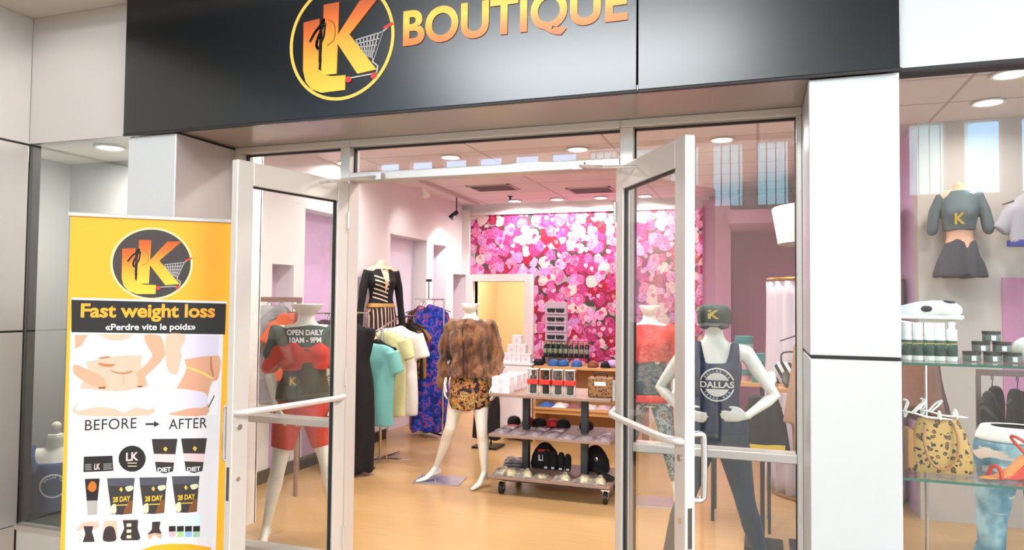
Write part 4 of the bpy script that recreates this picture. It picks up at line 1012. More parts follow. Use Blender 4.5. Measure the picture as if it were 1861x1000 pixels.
# --- bust in the left window
bu = empty('bust_form', 'white bust form in a navy tank in the left window beside the banner', 'mannequin', (-4.345, -.19, .215), math.radians(38))
g = MB(); R_ = [ering(0, 0, z, rx, ry, 28) for z, rx, ry in ((.0, .13, .10), (.08, .125, .095), (.16, .135, .105), (.24, .15, .115), (.30, .165, .10), (.345, .150, .078), (.38, .085, .06), (.395, .058, .054), (.46, .050, .050), (.475, .046, .046))]
g.loft(R_)
for s in (-1, 1): g.tube([(0, 0, .32), (s*.12, 0, .325), (s*.215, .0, .30), (s*.24, -.005, .22), (s*.235, -.01, .15)], [.07, .070, .068, .064, .050], 16)
b = g.build('body', M_man, bu); remesh(b, .006, 3)
MB().lathe((0, 0, .475), [(.044, 0), (.046, .004), (.030, .010), (.016, .020), (.024, .035), (.030, .052), (.027, .068), (.016, .082), (.0, .086)], 24).build('neck_finial', M_man, bu, smooth=True)
g = MB(); g.loft([ering(0, 0, z, rx, ry, 28) for z, rx, ry in ((.0, .146, .116), (.08, .140, .110), (.16, .150, .120), (.24, .160, .130), (.29, .156, .118), (.31, .145, .108))])
for s in (-1, 1): g.tube([Vector((s*.105, -.095, .27)), Vector((s*.125, -.078, .34)), Vector((s*.130, -.01, .398)), Vector((s*.128, .06, .36)), Vector((s*.11, .09, .28))], [.036, .030, .024, .028, .036], 12)
bt = cloth_obj('tank_top', g, pbr('navy_blue_cloth', '#21406e', .7, wrinkle=.2), bu, .008, 4)
v, f = ring_grid(.02, .17, .068, .078); decal(bt, v, f, 'emblem_ring', M_wtxt, bu, .003)
v, f = arc_text('DALLAS TX', .02, .17, .057, math.radians(150), math.radians(30), .013); decal(bt, v, f, 'emblem_lettering', M_wtxt, bu, .003)

# --- torso form hung on the left wall, striped dress
wt_ = empty('torso_form', 'peach torso form on the left wall wearing a black striped dress', 'mannequin', (-3.84, 3.15, .52), math.radians(55))
g = MB(); torso_mb(g, .80, 1.46); g.ell((0, 0, 1.47), (.045, .045, .03), 8)
for s in (-1, 1):
    g.ell((s*.062, -.082, 1.255), (.05, .045, .05), 8); g.tube([Vector((0, 0, 1.37)), Vector((s*.1, 0, 1.38)), Vector((s*.16, .0, 1.36))], [.06, .055, .045], 12)
b = g.build('body', M_manskin, wt_); remesh(b, .008, 3)
M_blk = pbr('black_cloth', '#0e0c0e', .85, wrinkle=.25)
def stripes(name, a, b_, freq, rotz=0, axis='X', tilt=0, duty=.5):
    t = NT(name); s = t.n('SeparateXYZ'); t.l(t.coord('Object', rot=(0, tilt, rotz)), s.inputs[0])
    w = t.math('FRACT', t.math('MULTIPLY', s.outputs[axis], freq)); t.l(t.mix(t.math('GREATER_THAN', w, duty), a, b_), t.b.inputs['Base Color']); t.b.inputs['Roughness'].default_value = .8; return t.m
g = MB(); torso_mb(g, .98, 1.40, .014)
for s in (-1, 1): sleeve(g, Vector((s*.07, 0, 1.34)), [Vector((s*.165, .0, 1.35)), Vector((s*.205, .0, 1.20)), Vector((s*.235, .0, .98)), Vector((s*.255, -.01, .80))], [.066, .058, .046, .036, .040])
wtop = cloth_obj('bodice', g, M_blk, wt_, .009, 3)
v, f = grid_poly([(-.045, 1.40), (.045, 1.40), (.005, 1.16), (-.005, 1.16)]); decal(wtop, v, f, 'neckline', M_manskin, wt_, .003)
for k in range(6):
    z = 1.04+k*.045; v, f = grid_poly([(-.12, z+.05), (-.12, z+.066), (.03, z+.016), (.03, z)]); decal(wtop, v, f, 'chevron_stripe', pbr('cream_stripe', '#d8c3a8', .7), wt_, .003)
g = MB(); torso_mb(g, .985, 1.03, .020); cloth_obj('belt', g, pbr('gold_belt', '#b58a4a', .5), wt_, .007, 2)
g = MB(); g.loft([ering(0, 0, z, rx, ry) for z, rx, ry in ((.34, .185, .12), (.5, .18, .125), (.7, .175, .13), (.88, .175, .122), (.99, .142, .105))])
cloth_obj('skirt', g, stripes('striped_skirt', '#2a1712', '#c9b09a', 26, duty=.72), wt_, .010, 3, folds(.008, 40, 4, 9))

# --- torso form on the right wall in crop top and skirt
rt_ = empty('torso_form', 'peach torso form on the right wall in reflection-greyed crop top and dark skirt', 'mannequin', (1.376, 2.24, 1.0), math.radians(-8)); rt_.scale = (.74, .74, 1)
g = MB(); torso_mb(g, .84, 1.45); g.ell((0, 0, 1.46), (.046, .046, .025), 8)
for s in (-1, 1): g.ell((s*.062, -.082, 1.255), (.05, .045, .05), 8); g.tube([Vector((0, 0, 1.37)), Vector((s*.1, 0, 1.38)), Vector((s*.17, .0, 1.35))], [.06, .055, .045], 12)
b = g.build('body', M_manskin, rt_); remesh(b, .008, 3)
g = MB(); torso_mb(g, 1.13, 1.42, .016, flare=.006)
for s in (-1, 1): sleeve(g, Vector((s*.08, 0, 1.36)), [Vector((s*.165, .0, 1.36)), Vector((s*.210, .0, 1.27)), Vector((s*.235, .0, 1.15))], [.060, .052, .050, .052])
rtop = cloth_obj('crop_top', g, pbr('reflection_grey_cloth', '#56666c', .8, wrinkle=.3), rt_, .009, 3, folds(.003, 30, 9, 1))  # cloth colour lightened to stand in for the window's reflection
v, f = text_vs('K', -.05, .04, 1.17, 1.25, bold=.03); decal(rtop, v, f, 'gold_emblem', M_goldp, rt_, .004)
g = MB(); g.loft([ering(0, 0, z, rx, ry) for z, rx, ry in ((.80, .225, .16), (.90, .195, .14), (1.0, .150, .11), (1.05, .125, .095))])
cloth_obj('skater_skirt', g, pbr('charcoal_skirt', '#3c3e4a', .8, wrinkle=.35), rt_, .010, 2, folds(.012, 42, 3, 3))

# --- half mannequin in ripped jeans, right window
def denim():
    t = NT('ripped_denim'); n = t.n('TexNoise'); n.inputs['Scale'].default_value = 5; n.inputs['Detail'].default_value = 6; t.l(t.coord('Object', (1.6, 1, 1.2)), n.inputs[0])
    n2 = t.n('TexNoise'); n2.inputs['Scale'].default_value = 7; n2.inputs['Detail'].default_value = 4; t.l(t.coord('Object', (.35, 1, 2.6)), n2.inputs[0])
    c = t.ramp(n.outputs[0], [(.35, '#2f5566'), (.5, '#5c8796'), (.68, '#a5c2c6')]); rip = t.ramp(n2.outputs[0], [(.60, '#000000'), (.64, '#ffffff')])
    t.l(t.mix(rip, c, '#dcc6b4'), t.b.inputs['Base Color']); t.b.inputs['Roughness'].default_value = .85; t.bump(n2.outputs[0], .4, .01); return t.m
jm = empty('mannequin', 'half mannequin in ripped blue jeans with a white waist in the right window', 'mannequin', (1.205, .48, 0), math.radians(-6))
PL = [((-.085, 0, .86), (-.125, -.06, .49), (-.135, .02, .115), (-.1, -1, 0)), ((.085, 0, .86), (.125, -.02, .49), (.15, .04, .115), (.2, -1, 0))]
g = MB(); torso_mb(g, .78, 1.0)
for L in PL: g.tube(leg_pts(*L[:3]), LR, 16); foot(g, L[2], L[3])
b = g.build('body', M_man, jm); remesh(b, .008, 3)
g = MB(); torso_mb(g, .78, .93, .014)
for L in PL: g.tube(leg_pts(*L[:3]), [r+.014 for r in LR], 18, dome=False)
cloth_obj('jeans', g, denim(), jm, .009, 3, folds(.003, 26, 22, 2))
g = MB(); torso_mb(g, .93, 1.0, .018); cloth_obj('white_waistband', g, M_wtxt, jm, .008, 2)
MB().box(-.2, .2, -.15, .15, 0, .01).build('base_plate', pbr('steel_plate', '#c9c4cc', .25, .7), jm)

# ================================================================== HANGING CLOTHES
M_hang = pbr('hanger_black', '#17120f', .5)
def hanger(parent, w=.40, drop=.06, mat=M_hang):
    g = MB(); hk = [(.0, 0, -.055)]+[(.018*math.sin(a), 0, .0-.018+.018*math.cos(a)+.002) for a in [math.pi*.9-k*math.pi*1.5/8 for k in range(9)]]
    g.tube([(0, 0, -.07)]+hk[0:1]+hk[1:], .0025, 6)
    g.tube(open_curve([(-w/2, 0, -.085-drop), (-w*.22, 0, -.085-drop*.35), (0, 0, -.075), (w*.22, 0, -.085-drop*.35), (w/2, 0, -.085-drop)], 4), .008, 8, flat=.6)
    return g.build('hanger', mat, parent, smooth=True)
def top_mb(w, l, t=.035, sl=.20, sw=.075, neck=.08, droop=.07, flare=0, ang=55):
    g = MB(); z0 = -.075; R_ = []
    for i in range(13):
        q = i/12; z = z0-.035-droop-(l-.10)*q; hw = w/2+(flare*q)
        R_.append(ering(0, 0, z, hw*(1-.06*math.sin(q*math.pi)), t*(1+.35*q), 26, 2.6))
    g.loft([ering(0, 0, z0, neck, t*.6, 26), ering(0, 0, z0-.018, neck*1.5, t*.8, 26), ering(0, 0, z0-.02-droop*.6, w*.42, t*.95, 26)]+R_)
    if sl:
        for s in (-1, 1):
            a = math.radians(ang); sh = Vector((s*(w/2-.05), 0, z0-droop-.035)); d = Vector((s*math.cos(a), 0, -math.sin(a)))
            g.tube([sh, sh+d*sl*.5, sh+d*sl], [sw, sw*.95, sw*.9], 16, dome=False, flat=.5, side=(math.sin(a), 0, s*math.cos(a)))
    return g
def garment(kind, label, cat, loc, rz, g, mat, fold=(.007, 34, 5, 1), group=None, hang=True, voxel=.010, hw=.40):
    r = empty(kind, label, cat, loc, rz, group)
    o = cloth_obj('cloth', g, mat, r, voxel, 3, folds(*fold) if fold else None)
    if hang: hanger(r, hw)
    return r
M_turq = pbr('turquoise_cotton', '#7cc3bd', .8, wrinkle=.3); M_wcot = pbr('white_cotton', '#efeae6', .8, wrinkle=.3); M_yel = pbr('pale_yellow_cotton', '#dfe0a6', .8, wrinkle=.3)
garment('tshirt', 'turquoise t-shirt hanging at the front of the chrome rack', 'shirt', (-3.48, 2.42, 1.243), math.radians(12), top_mb(.40, .80, .035, .21, .085, .075, .05, ang=70), M_turq, (.005, 30, 4, 1))
garment('tshirt', 'black t-shirt hanging just behind the turquoise one', 'shirt', (-3.57, 2.54, 1.27), math.radians(12), top_mb(.40, .82, .03, .14, .08, .07, .05, ang=75), M_blk, (.006, 30, 4, 2))
garment('tshirt', 'pale yellow shirt hanging between the turquoise and the white ones', 'shirt', (-3.50, 2.69, 1.352), math.radians(12), top_mb(.40, .86, .03, .20, .08, .075, .05, ang=70), M_yel, (.006, 30, 4, 3))
garment('tshirt', 'long white shirt at the back of the chrome rack', 'shirt', (-3.49, 2.83, 1.391), math.radians(12), top_mb(.50, .90, .04, .24, .09, .075, .05, ang=70), M_wcot, (.008, 30, 4, 4))
rk = empty('clothes_rack', 'chrome clothes rack holding the turquoise t-shirt', 'clothes rack', (-3.52, 2.61, 0), 0)
MB().tube([(.04, -.24, 1.245), (.04, -.19, 1.247), (-.04, -.07, 1.275), (.0, .0, 1.31), (.02, .08, 1.355), (.03, .26, 1.398)], .010, 8).build('rail', M_chrome, rk, smooth=True)
MB().tube([(0, 0, .05), (0, 0, 1.31)], .014, 10).build('post', M_chrome, rk, smooth=True)
for a, b_ in (((-.28, -.05, .03), (.28, .05, .03)), ((-.05, -.33, .03), (.05, .30, .03))): MB().tube([a, b_], .014, 8).build('foot', M_chrome, rk, smooth=True)
for x in (-.12, .1): MB().tube([(x, -.05, .03), (x, -.05, .62)], .008, 8).build('strut', M_chrome, rk, smooth=True)
# black gown by the left mullion
g = MB(); g.loft([ering(0, 0, z, rx, ry, 28) for z, rx, ry in ((-1.40, .21, .10), (-1.0, .18, .085), (-.6, .155, .065), (-.40, .13, .055), (-.25, .15, .055), (-.13, .17, .045), (-.09, .09, .03), (-.075, .05, .025))])
garment('evening_gown', 'long black gown hanging just inside the left sidelight mullion', 'dress', (-3.47, 2.03, 1.44), math.radians(35), g, M_blk, (.014, 40, 2, 3))
rk = empty('clothes_rack', 'slim black stand carrying the long black gown', 'clothes rack', (-3.47, 2.07, 0)); MB().tube([(-.09, .15, .02), (-.09, .15, 1.45), (0, -.04, 1.455)], .012, 8).build('post', M_hang, rk); MB().box(-.16, .02, .05, .25, 0, .012).build('foot', M_hang, rk)
# blue floral gown and neighbours, back left
M_flor = noise_cloth('blue_floral', [(0, '#14206b'), (.40, '#1c3aa8'), (.52, '#2c55c8'), (.575, '#c93a4c'), (.62, '#1a2f94'), (.66, '#7a3a94'), (.70, '#2fa0b0')], 17, 3.0, distort=.8)
M_flor2 = noise_cloth('pink_floral', [(0, '#8a3a6a'), (.42, '#c9508a'), (.5, '#3a4aa8'), (.57, '#e08ab0'), (.64, '#4a8a5a')], 15, 3, distort=.8)
M_brn = noise_cloth('brown_print', [(0, '#2e1c12'), (.45, '#6b4a2c'), (.55, '#a87f4a'), (.62, '#1c1410')], 18, 3, distort=.8)
def gown(w0, w1, l, t=.05): return MB().loft([ering(0, 0, -.075-l*q, w, t*(.6+.9*q), 26, 2.4) for q, w in ((0, .055), (.02, .10), (.06, w0), (.18, w0*1.02), (.35, w0*.92), (.6, (w0+w1)/2), (1, w1))][::-1])
def longsleeves(g, w0, sl, ang=78):
    for s in (-1, 1):
        a = math.radians(ang); sh = Vector((s*(w0-.03), 0, -.15)); d = Vector((s*math.cos(a), 0, -math.sin(a))); g.tube([sh, sh+d*sl*.5, sh+d*sl], [.055, .058, .06], 14, dome=False, flat=.55)
    return g
garment('maxi_dress', 'royal blue floral maxi dress hanging on the tall rack', 'dress', (-3.59, 3.93, 1.60), math.radians(25), longsleeves(gown(.18, .225, 1.46), .18, .55), M_flor, (.012, 44, 2, 1))
garment('maxi_dress', 'pink floral maxi dress hanging left of the blue one', 'dress', (-3.76, 4.05, 1.57), math.radians(25), gown(.15, .17, 1.45, .04), M_flor2, (.012, 44, 2, 5))
garment('maxi_dress', 'brown patterned dress hanging leftmost on the tall rack', 'dress', (-3.86, 4.20, 1.58), math.radians(25), longsleeves(gown(.17, .16, 1.2, .04), .16, .5), M_brn, (.012, 44, 2, 7))
rk = empty('clothes_rack', 'tall chrome rack holding the long floral dresses', 'clothes rack', (-3.74, 4.12, 0), math.radians(-35))
MB().tube([(-.36, 0, 1.60), (.36, 0, 1.60)], .010, 8).build('rail', M_chrome, rk, smooth=True)
for x in (-.36, .36): MB().tube([(x, .0, .03), (x, .0, 1.60)], .010, 8).build('post', M_chrome, rk, smooth=True)
MB().tube([(-.36, 0, .03), (.36, 0, .03)], .012, 8).build('foot', M_chrome, rk, smooth=True)
MB().tube([(.0, 0, 1.60), (.0, 0, 1.82)], .006, 8).build('sign_stem', M_hang, rk); MB().box(-.06, .06, -.006, .006, 1.81, 1.84).build('sign_clip', M_hang, rk)
# dark garments between the tee rack and the dresses, and their rail
rk = empty('clothes_rack', 'low wall rail with black hangers behind the tee rack', 'clothes rack', (-3.93, 3.98, 0), math.radians(0))
a, b_ = atX(702, 577, -3.73), atX(746, 576, -3.73)
rk.location = (-3.73, 0, 0); MB().tube([(0, 3.40, a.z), (0, 3.76, a.z)], .012, 8).build('rail', pbr('rail_violet', '#5c4a6a', .4), rk)
for y in (3.40, 3.76): MB().tube([(0, y, a.z), (-.32, y, a.z)], .01, 8).build('bracket', M_chrome, rk)
proto = None
for i in range(4):
    y = 3.47+i*.075
    g = top_mb(.36, .62, .016, .12, .05); mt = [M_blk, M_brn, M_blk, pbr('tan_cloth', '#a5703c', .85), M_blk, M_brn][i]
    r = garment('shirt', ['black top nearest the entrance on the low wall rail', 'brown patterned top, second on the low wall rail', 'black top between two brown ones on the low wall rail', 'tan top on the low wall rail', 'black top after the tan one on the low wall rail', 'brown patterned top farthest along the low wall rail'][i], 'shirt', (-3.73, y, a.z-.0), 0, g, mt, (.006, 30, 4, i), group='tops on the low wall rail', voxel=.014)
garment('skirt', 'black garment hanging low behind the fur jacket mannequin', 'skirt', (-2.78, 3.6, 1.02), 0, gown(.13, .17, .85, .05), M_blk, (.01, 40, 2, 2))
rk = empty('clothes_rack', 'short black stand behind the fur jacket mannequin', 'clothes rack', (-2.78, 3.64, 0)); MB().tube([(0, .10, .02), (0, .10, 1.03), (0, -.05, 1.035)], .010, 8).build('post', M_hang, rk); MB().box(-.14, .14, -.12, .16, 0, .02).build('foot', M_hang, rk)

# racks behind the left sidelight
rk = empty('clothes_rack', 'brown-railed rack behind the left sidelight mannequin', 'clothes rack', (0, 0, 0))
MB().box(-3.98, -3.52, 1.26, 1.29, 1.565, 1.605).build('rail', pbr('rail_brown', '#8b6a60', .5), rk)
for x in (-3.96, -3.54): MB().box(x-.012, x+.012, 1.26, 1.29, 0, 1.565).build('post', pbr('rail_brown', '#8b6a60', .5), rk)
M_grey = pbr('grey_jersey', '#b6b2b8', .85, wrinkle=.35)
def hoodie_mb(w=.44): g = top_mb(w, .74, .03, .58, .045, .09, .06, ang=82); g.ell((0, .0, -.10), (.11, .04, .08), 8); return g
r = garment('hoodie', 'pale grey hoodie hanging at the left edge of the left sidelight', 'hoodie', (-3.83, 1.275, 1.56), math.radians(66), hoodie_mb(), M_grey, (.008, 30, 5, 1))
M_lines = stripes('black_lines', '#1a1a1c', '#a9a5aa', 40, axis='Z', duty=.5)
g = MB(); g.tube([(.225, -.035, -.62), (.235, -.04, -.72)], [.055, .055], 12, flat=.6, dome=False); g.build('cuff_print', M_lines, r)
garment('jacket', 'silver grey jacket second on the brown-railed rack', 'jacket', (-3.71, 1.275, 1.56), math.radians(66), hoodie_mb(.40), pbr('silver_jersey', '#8f8b90', .8, wrinkle=.3), (.008, 30, 5, 3))
garment('shirt', 'orange topped shirt on the brown-railed rack', 'shirt', (-3.60, 1.275, 1.56), math.radians(66), top_mb(.38, .55, .025, .18, .07), pbr('orange_cloth', '#c45a34', .8), (.006, 30, 5, 4))
M_patt = noise_cloth('grey_pattern', [(0, '#d8d3cc'), (.45, '#6a665c'), (.52, '#e6e2da'), (.6, '#3a382f')], 16, 3)
garment('hoodie', 'white and grey patterned jacket hanging right of the red shorts mannequin', 'jacket', (-3.80, 1.78, 1.38), math.radians(18), top_mb(.36, .62, .05, .40, .06, ang=80), M_patt, (.008, 30, 5, 5))
M_nav2 = pbr('deep_navy', '#1c2440', .85, wrinkle=.3)
for i, (x, y, m, lb) in enumerate(((-3.88, 2.20, M_nav2, 'navy jacket nearest the left sidelight mullion'), (-3.94, 2.34, pbr('blue_black', '#141a2a', .85, wrinkle=.3), 'blue black jacket half hidden behind the navy one'))):
    garment('jacket', lb, 'jacket', (x, y, 1.46), math.radians(40), top_mb(.38, .80, .035, .55, .05, ang=82), m, (.008, 30, 5, i), group='dark jackets behind the left sidelight')
rk = empty('clothes_rack', 'rail carrying the navy jackets near the left wall', 'clothes rack', (0, 0, 0)); MB().tube([(-4.0, 1.96, 1.46), (-3.72, 2.66, 1.46)], .010, 8).build('rail', M_chrome, rk)
for x, y in ((-4.0, 1.96), (-3.72, 2.66)): MB().tube([(x, y, .0), (x, y, 1.46)], .010, 8).build('post', M_chrome, rk)
# ================================================================== TIERED TABLE AND ITS GOODS
M_wood = noise_cloth('grey_oak', [(0, '#7d675a'), (.5, '#93796a'), (1, '#a48b7b')], 4, 4, (1, 14, 1), .5, 'LINEAR', bump=.05)
M_iron = pbr('dark_iron', '#3c3f41', .45, .5); M_rub = pbr('caster_rubber', '#14110f', .5); M_tan = noise_cloth('tan_laminate', [(0, '#c08a52'), (1, '#d3a06a')], 3, 3, (1, 8, 1), .5, 'LINEAR', bump=.03)
TX0, TX1, TY0, TY1 = -2.10, -1.09, 1.86, 2.50
tt = empty('display_table', 'three-tier grey wood display table on casters before the rose mural', 'display table', (0, 0, 0))
for z in (.16, .50, .83): MB().box(TX0, TX1, TY0, TY1, z-.024, z).build('shelf', M_wood, tt, bevel=.003)
p1, p2 = atY(957, 760, 2.18).x, atY(1063, 760, 2.18).x
for x in (p1, p2):
    MB().box(x-.028, x+.028, 2.15, 2.21, .16, .806).build('post', M_iron, tt, bevel=.003)
    MB().prism([(x-.12, .806), (x+.12, .806), (x+.04, .785), (x-.04, .785)], 2.14, 2.22).build('bracket', M_iron, tt)
MB().box(TX0+.1, TX1-.08, TY0+.06, TY1-.06, .112, .136).build('underframe', M_iron, tt)
for x in (TX0+.09, TX1-.05):
    for y in (TY0+.10, TY1-.10):
        c = MB().box(x-.035, x+.035, y-.03, y+.03, .104, .112).box(x-.022, x-.017, y-.02, y+.02, .045, .104).box(x+.017, x+.022, y-.02, y+.02, .045, .104).build('caster', M_chrome, tt)
        MB().cyl((x-.015, y-.01, .051), (x+.015, y-.01, .051), .051, n=20).build('wheel', M_rub, c, smooth=True)
        MB().cyl((x-.018, y-.01, .045), (x+.018, y-.01, .045), .015, n=12).build('hub', M_chrome, c, smooth=True)
# small white boxes with pink print
M_box = pbr('carton_white', '#f3e7ea', .6); M_boxp = pbr('carton_pink', '#c98b98', .6)
def carton(w, d, h, emblem=True):
    r = MB().box(-w/2, w/2, -d/2, d/2, 0, h).build('carton', M_box, bevel=.002)
    MB().box(-w/2-.001, w/2+.001, -d/2-.001, d/2+.001, h*.78, h*.80).build('lid_line', M_boxp, r)
    if emblem:
        MB().add(*[(lambda q: ([tuple(v) for v in q.v], q.f))(ring_mb(.016, .019, 0, .0008, lambda p: Vector((p.x, -d/2-.0005-p.y, h*.42+p.z)), 20))][0]).build('emblem', M_boxp, r)
        text_fit('LK', -.009, .009, h*.42-.006, h*.42+.006, -d/2-.001, .0006, bold=.02).build('emblem_letters', M_boxp, r)
    return r
def tagc(o, lab, grp='white cartons'): return tag(o, lab, 'box', grp)
cb = carton(.155, .12, .066)
pos = [((888+922)/2, 712, 0, 1.95, 'lower front left white carton on the table top'), ((888+922)/2, 712, 1, 1.95, 'upper front left white carton on the table top'),
       (915, 706, 0, 2.14, 'bottom carton of the middle stack on the table top'), (915, 706, 1, 2.14, 'top carton of the middle stack on the table top'), 
       (938, 706, 0, 2.30, 'bottom carton of the stack nearest the clear cases'), (938, 706, 1, 2.30, 'top carton of the stack nearest the clear cases'), ]
for i, (px_, py_, k, y, lab) in enumerate(pos):
    x = max(atY(px_, py_, y).x, TX0+.09)
    o = cb if i == 0 else dup(cb); o.location = (x, y, .8305+k*.067); tagc(o, lab, 'white cartons on the table top'); o.rotation_euler = (0, 0, math.radians((0, 3, -2)[k]))
# four clear cases with a dark bottle and a red band
M_acr = glass_mat('acrylic', (.93, .96, .95), 1.5)
kc = MB().box(-.042, .042, -.03, .03, 0, .205).build('bottle_case', M_acr); 
MB().box(-.043, .043, -.031, .031, 0, .006).build('case_base', pbr('case_grey', '#b9c4bf', .4), kc); MB().box(-.043, .043, -.031, .031, .20, .207).build('case_lid', pbr('case_grey', '#b9c4bf', .4), kc)
for x in (-.041, .041): MB().box(x-.002, x+.002, -.031, -.027, 0, .205).build('case_edge', pbr('case_grey', '#b9c4bf', .4), kc)
MB().lathe((0, 0, .006), [(.0, 0), (.026, 0), (.027, .01), (.027, .12), (.022, .14), (.012, .148), (.012, .165), (.016, .166), (.016, .185), (0, .186)], 20).build('bottle', M_dark, kc, smooth=True)
MB().box(-.045, .045, -.036, .034, .082, .122).build('red_band', pbr('band_red', '#d62b22', .5), kc, bevel=.004)
for i, px_ in enumerate((966, 992, 1017, 1041)):
    o = kc if i == 0 else dup(kc); y = 1.98; o.location = (atZ(px_, 717, .83).x, y, .8305); o.rotation_euler = (0, 0, math.radians((4, -3, 6, 2)[i]))
    tag(o, ['first clear bottle case with red band, nearest the white cartons', 'second clear bottle case with red band from the cartons', 'third clear bottle case with red band from the cartons', 'fourth clear bottle case with red band, nearest the leopard box'][i], 'bottle case', 'clear bottle cases on the table top')
M_leo = leopard_mat('leopard_box', '#8a5f34', '#5a3418', '#140c08', 55)
o = MB().box(-.10, .10, -.07, .07, 0, .155).build('cosmetic_box', M_leo, loc=(atZ(1091, 722, .83).x, 2.02, .8305), rot=(0, 0, .1), bevel=.012); tag(o, 'leopard print cosmetic box on the right of the table top', 'box')
MB().box(-.045, .045, -.073, -.070, .095, .125).build('label', M_bw, o); MB().tube(open_curve([(-.05, 0, .15), (-.04, 0, .185), (.04, 0, .185), (.05, 0, .15)], 4), .006, 8).build('handle', M_dark, o, smooth=True)
o = dup(cb); o.location = (-1.18, 2.28, .8305); tagc(o, 'white carton behind the leopard box', 'white cartons on the table top')
# middle tier: flat grey packets and caps
M_pack = noise_cloth('grey_packet', [(.2, '#5c5357'), (.5, '#84797c'), (.8, '#a59a9c')], 12, 4, rough=.25, interp='LINEAR', bump=.8)
M_poly = noise_cloth('clear_packet', [(.2, '#4a4440'), (.46, '#7d756e'), (.6, '#c4b98f'), (.68, '#d9d2c4'), (.76, '#5a524c')], 16, 4, rough=.18, interp='LINEAR', bump=1.0)
def packet_mb(w, d, h, seed=0):
    g = MB(); n, m = 9, 7; rs = random.Random(seed); top = []
    def P(i, j, top_):
        u, v = i/(n-1)*2-1, j/(m-1)*2-1; e = (1-abs(u)**4)*(1-abs(v)**4)
        return (u*w/2, v*d/2, (h*e*(.75+.35*math.sin(u*4+seed)*math.cos(v*3+seed)) if top_ else 0)+.001)
    vs = [P(i, j, True) for j in range(m) for i in range(n)]+[(P(i, j, False)[0], P(i, j, False)[1], 0) for j in range(m) for i in range(n)]
    fs = []
    for j in range(m-1):
        for i in range(n-1): a = j*n+i; fs.append((a, a+1, a+n+1, a+n)); b = a+n*m; fs.append((b, b+n, b+n+1, b+1))
    N = n*m; per = [i for i in range(n)]+[j*n+n-1 for j in range(1, m)]+[(m-1)*n+i for i in range(n-2, -1, -1)]+[j*n for j in range(m-2, 0, -1)]
    for k in range(len(per)): a, b = per[k], per[(k+1) % len(per)]; fs.append((a, a+N, b+N, b))
    g.add(vs, fs); return g
pk = [packet_mb(.136, .195, .022, s).build('clothing_packet', M_pack, smooth='all') for s in (1, 2.5)]
names = ['leftmost', 'second', 'third', 'fourth', 'fifth', 'sixth', 'rightmost']
k = 0
for row, y in ((0, 1.965), (1, 2.175)):
    for i in range(7):
        if row and abs(TX0+.075+i*.143-p1) < .09: continue
        if row and abs(TX0+.075+i*.143-p2) < .09: continue
        o = pk[k % 2] if k < 2 else pk[k % 2].copy()
        if k >= 2: COL.objects.link(o)
        o.location = (TX0+.075+i*.143, y, .5005); o.rotation_euler = (0, 0, math.radians(random.Random(k).uniform(-8, 8))); k += 1
        tag(o, '%s flat grey clothing packet in the %s row of the middle shelf' % (names[i], ('front', 'second')[row]), 'packet', 'grey packets on the middle shelf')
M_redf = pbr('cap_red', '#b9202a', .7, wrinkle=.2)
def cap_thing(loc, rz, crown, brim, lab, grp, s=1):
    r = MB().lathe((0, 0, 0), [(.088, .0), (.092, .02), (.085, .06), (.065, .088), (.03, .103), (.0, .106)], 22, 1, 1.12).build('cap', crown, smooth=True, loc=loc, rot=(0, 0, rz)); r.scale = (s,)*3
    R_ = []
    for q in range(8):
        t = q/7; w = .078*math.sqrt(max(.02, 1-(t*.93)**2.2)); y = -.080-.075*t; R_.append([Vector((-w, y, .004)), Vector((0, y, .016-.01*t)), Vector((w, y, .004)), Vector((w, y, .0)), Vector((0, y, .011-.01*t)), Vector((-w, y, .0))])
    MB().loft(R_).build('visor', brim, r, smooth=True); MB().ell((0, 0, .105), (.008, .008, .005), 5).build('button', crown, r)
    return tag(r, lab, 'cap', grp)
GC = 'caps at the back of the middle shelf'
for i, (px_, c, b_, lab) in enumerate(((945, M_blk, M_redf, 'black cap with red visor, leftmost at the back of the middle shelf'), (974, M_redf, M_redf, 'all red cap right of the left table post'), (996, M_blk, M_blk, 'black cap beside the all red cap'),
        (1022, M_redf, M_blk, 'red cap with black visor before the right table post'), (1042, M_blk, M_blk, 'black cap touching the right table post'), (1085, M_blk, M_dark, 'black cap right of the right table post'))):
    cap_thing((atZ(px_, 765, .5).x, 2.385, .5005), math.radians((10, 0, -8, 12, -6, -10)[i]), c, b_, lab, GC, .66)
# bottom tier
pl = [packet_mb(.145, .19, .055, s).build('plastic_packet', M_poly, smooth='all') for s in (3, 4.2)]
for i, px_ in enumerate((905, 931, 958, 991, 1033, 1075, 1100)):
    o = pl[i % 2] if i < 2 else pl[i % 2].copy()
    if i >= 2: COL.objects.link(o)
    x = atZ(px_, 860, .16).x; x = min(max(x, TX0+.09), TX1-.09); o.location = (x, 1.975, .1605); o.rotation_euler = (0, 0, math.radians((8, -6, 12, -4, 6, -10, 4)[i]))
    if i == 3: o.scale = (.85, .8, .5)
    tag(o, '%s clear plastic clothing packet at the front of the bottom shelf' % names[i], 'packet', 'clear packets on the bottom shelf')
for i in range(3):
    o = pk[0].copy(); COL.objects.link(o); o.location = (TX0+.105, 2.25, .1605+i*.026); o.scale = (1.3, 1.1, 1.1); o.rotation_euler = (0, 0, .1*i); tag(o, ['bottom', 'middle', 'top'][i]+' grey packet of the stack at the back left of the bottom shelf', 'packet', 'stacked grey packets on the bottom shelf')
def slipper_mb():
    """upright slipper standing on its heel"""
    g = MB(); g.loft([ering(0, 0, z, rx, ry, 20) for z, rx, ry in ((0, .030, .022), (.02, .036, .026), (.07, .040, .030), (.12, .042, .032), (.155, .036, .028), (.175, .022, .018), (.18, .008, .008))]); return g
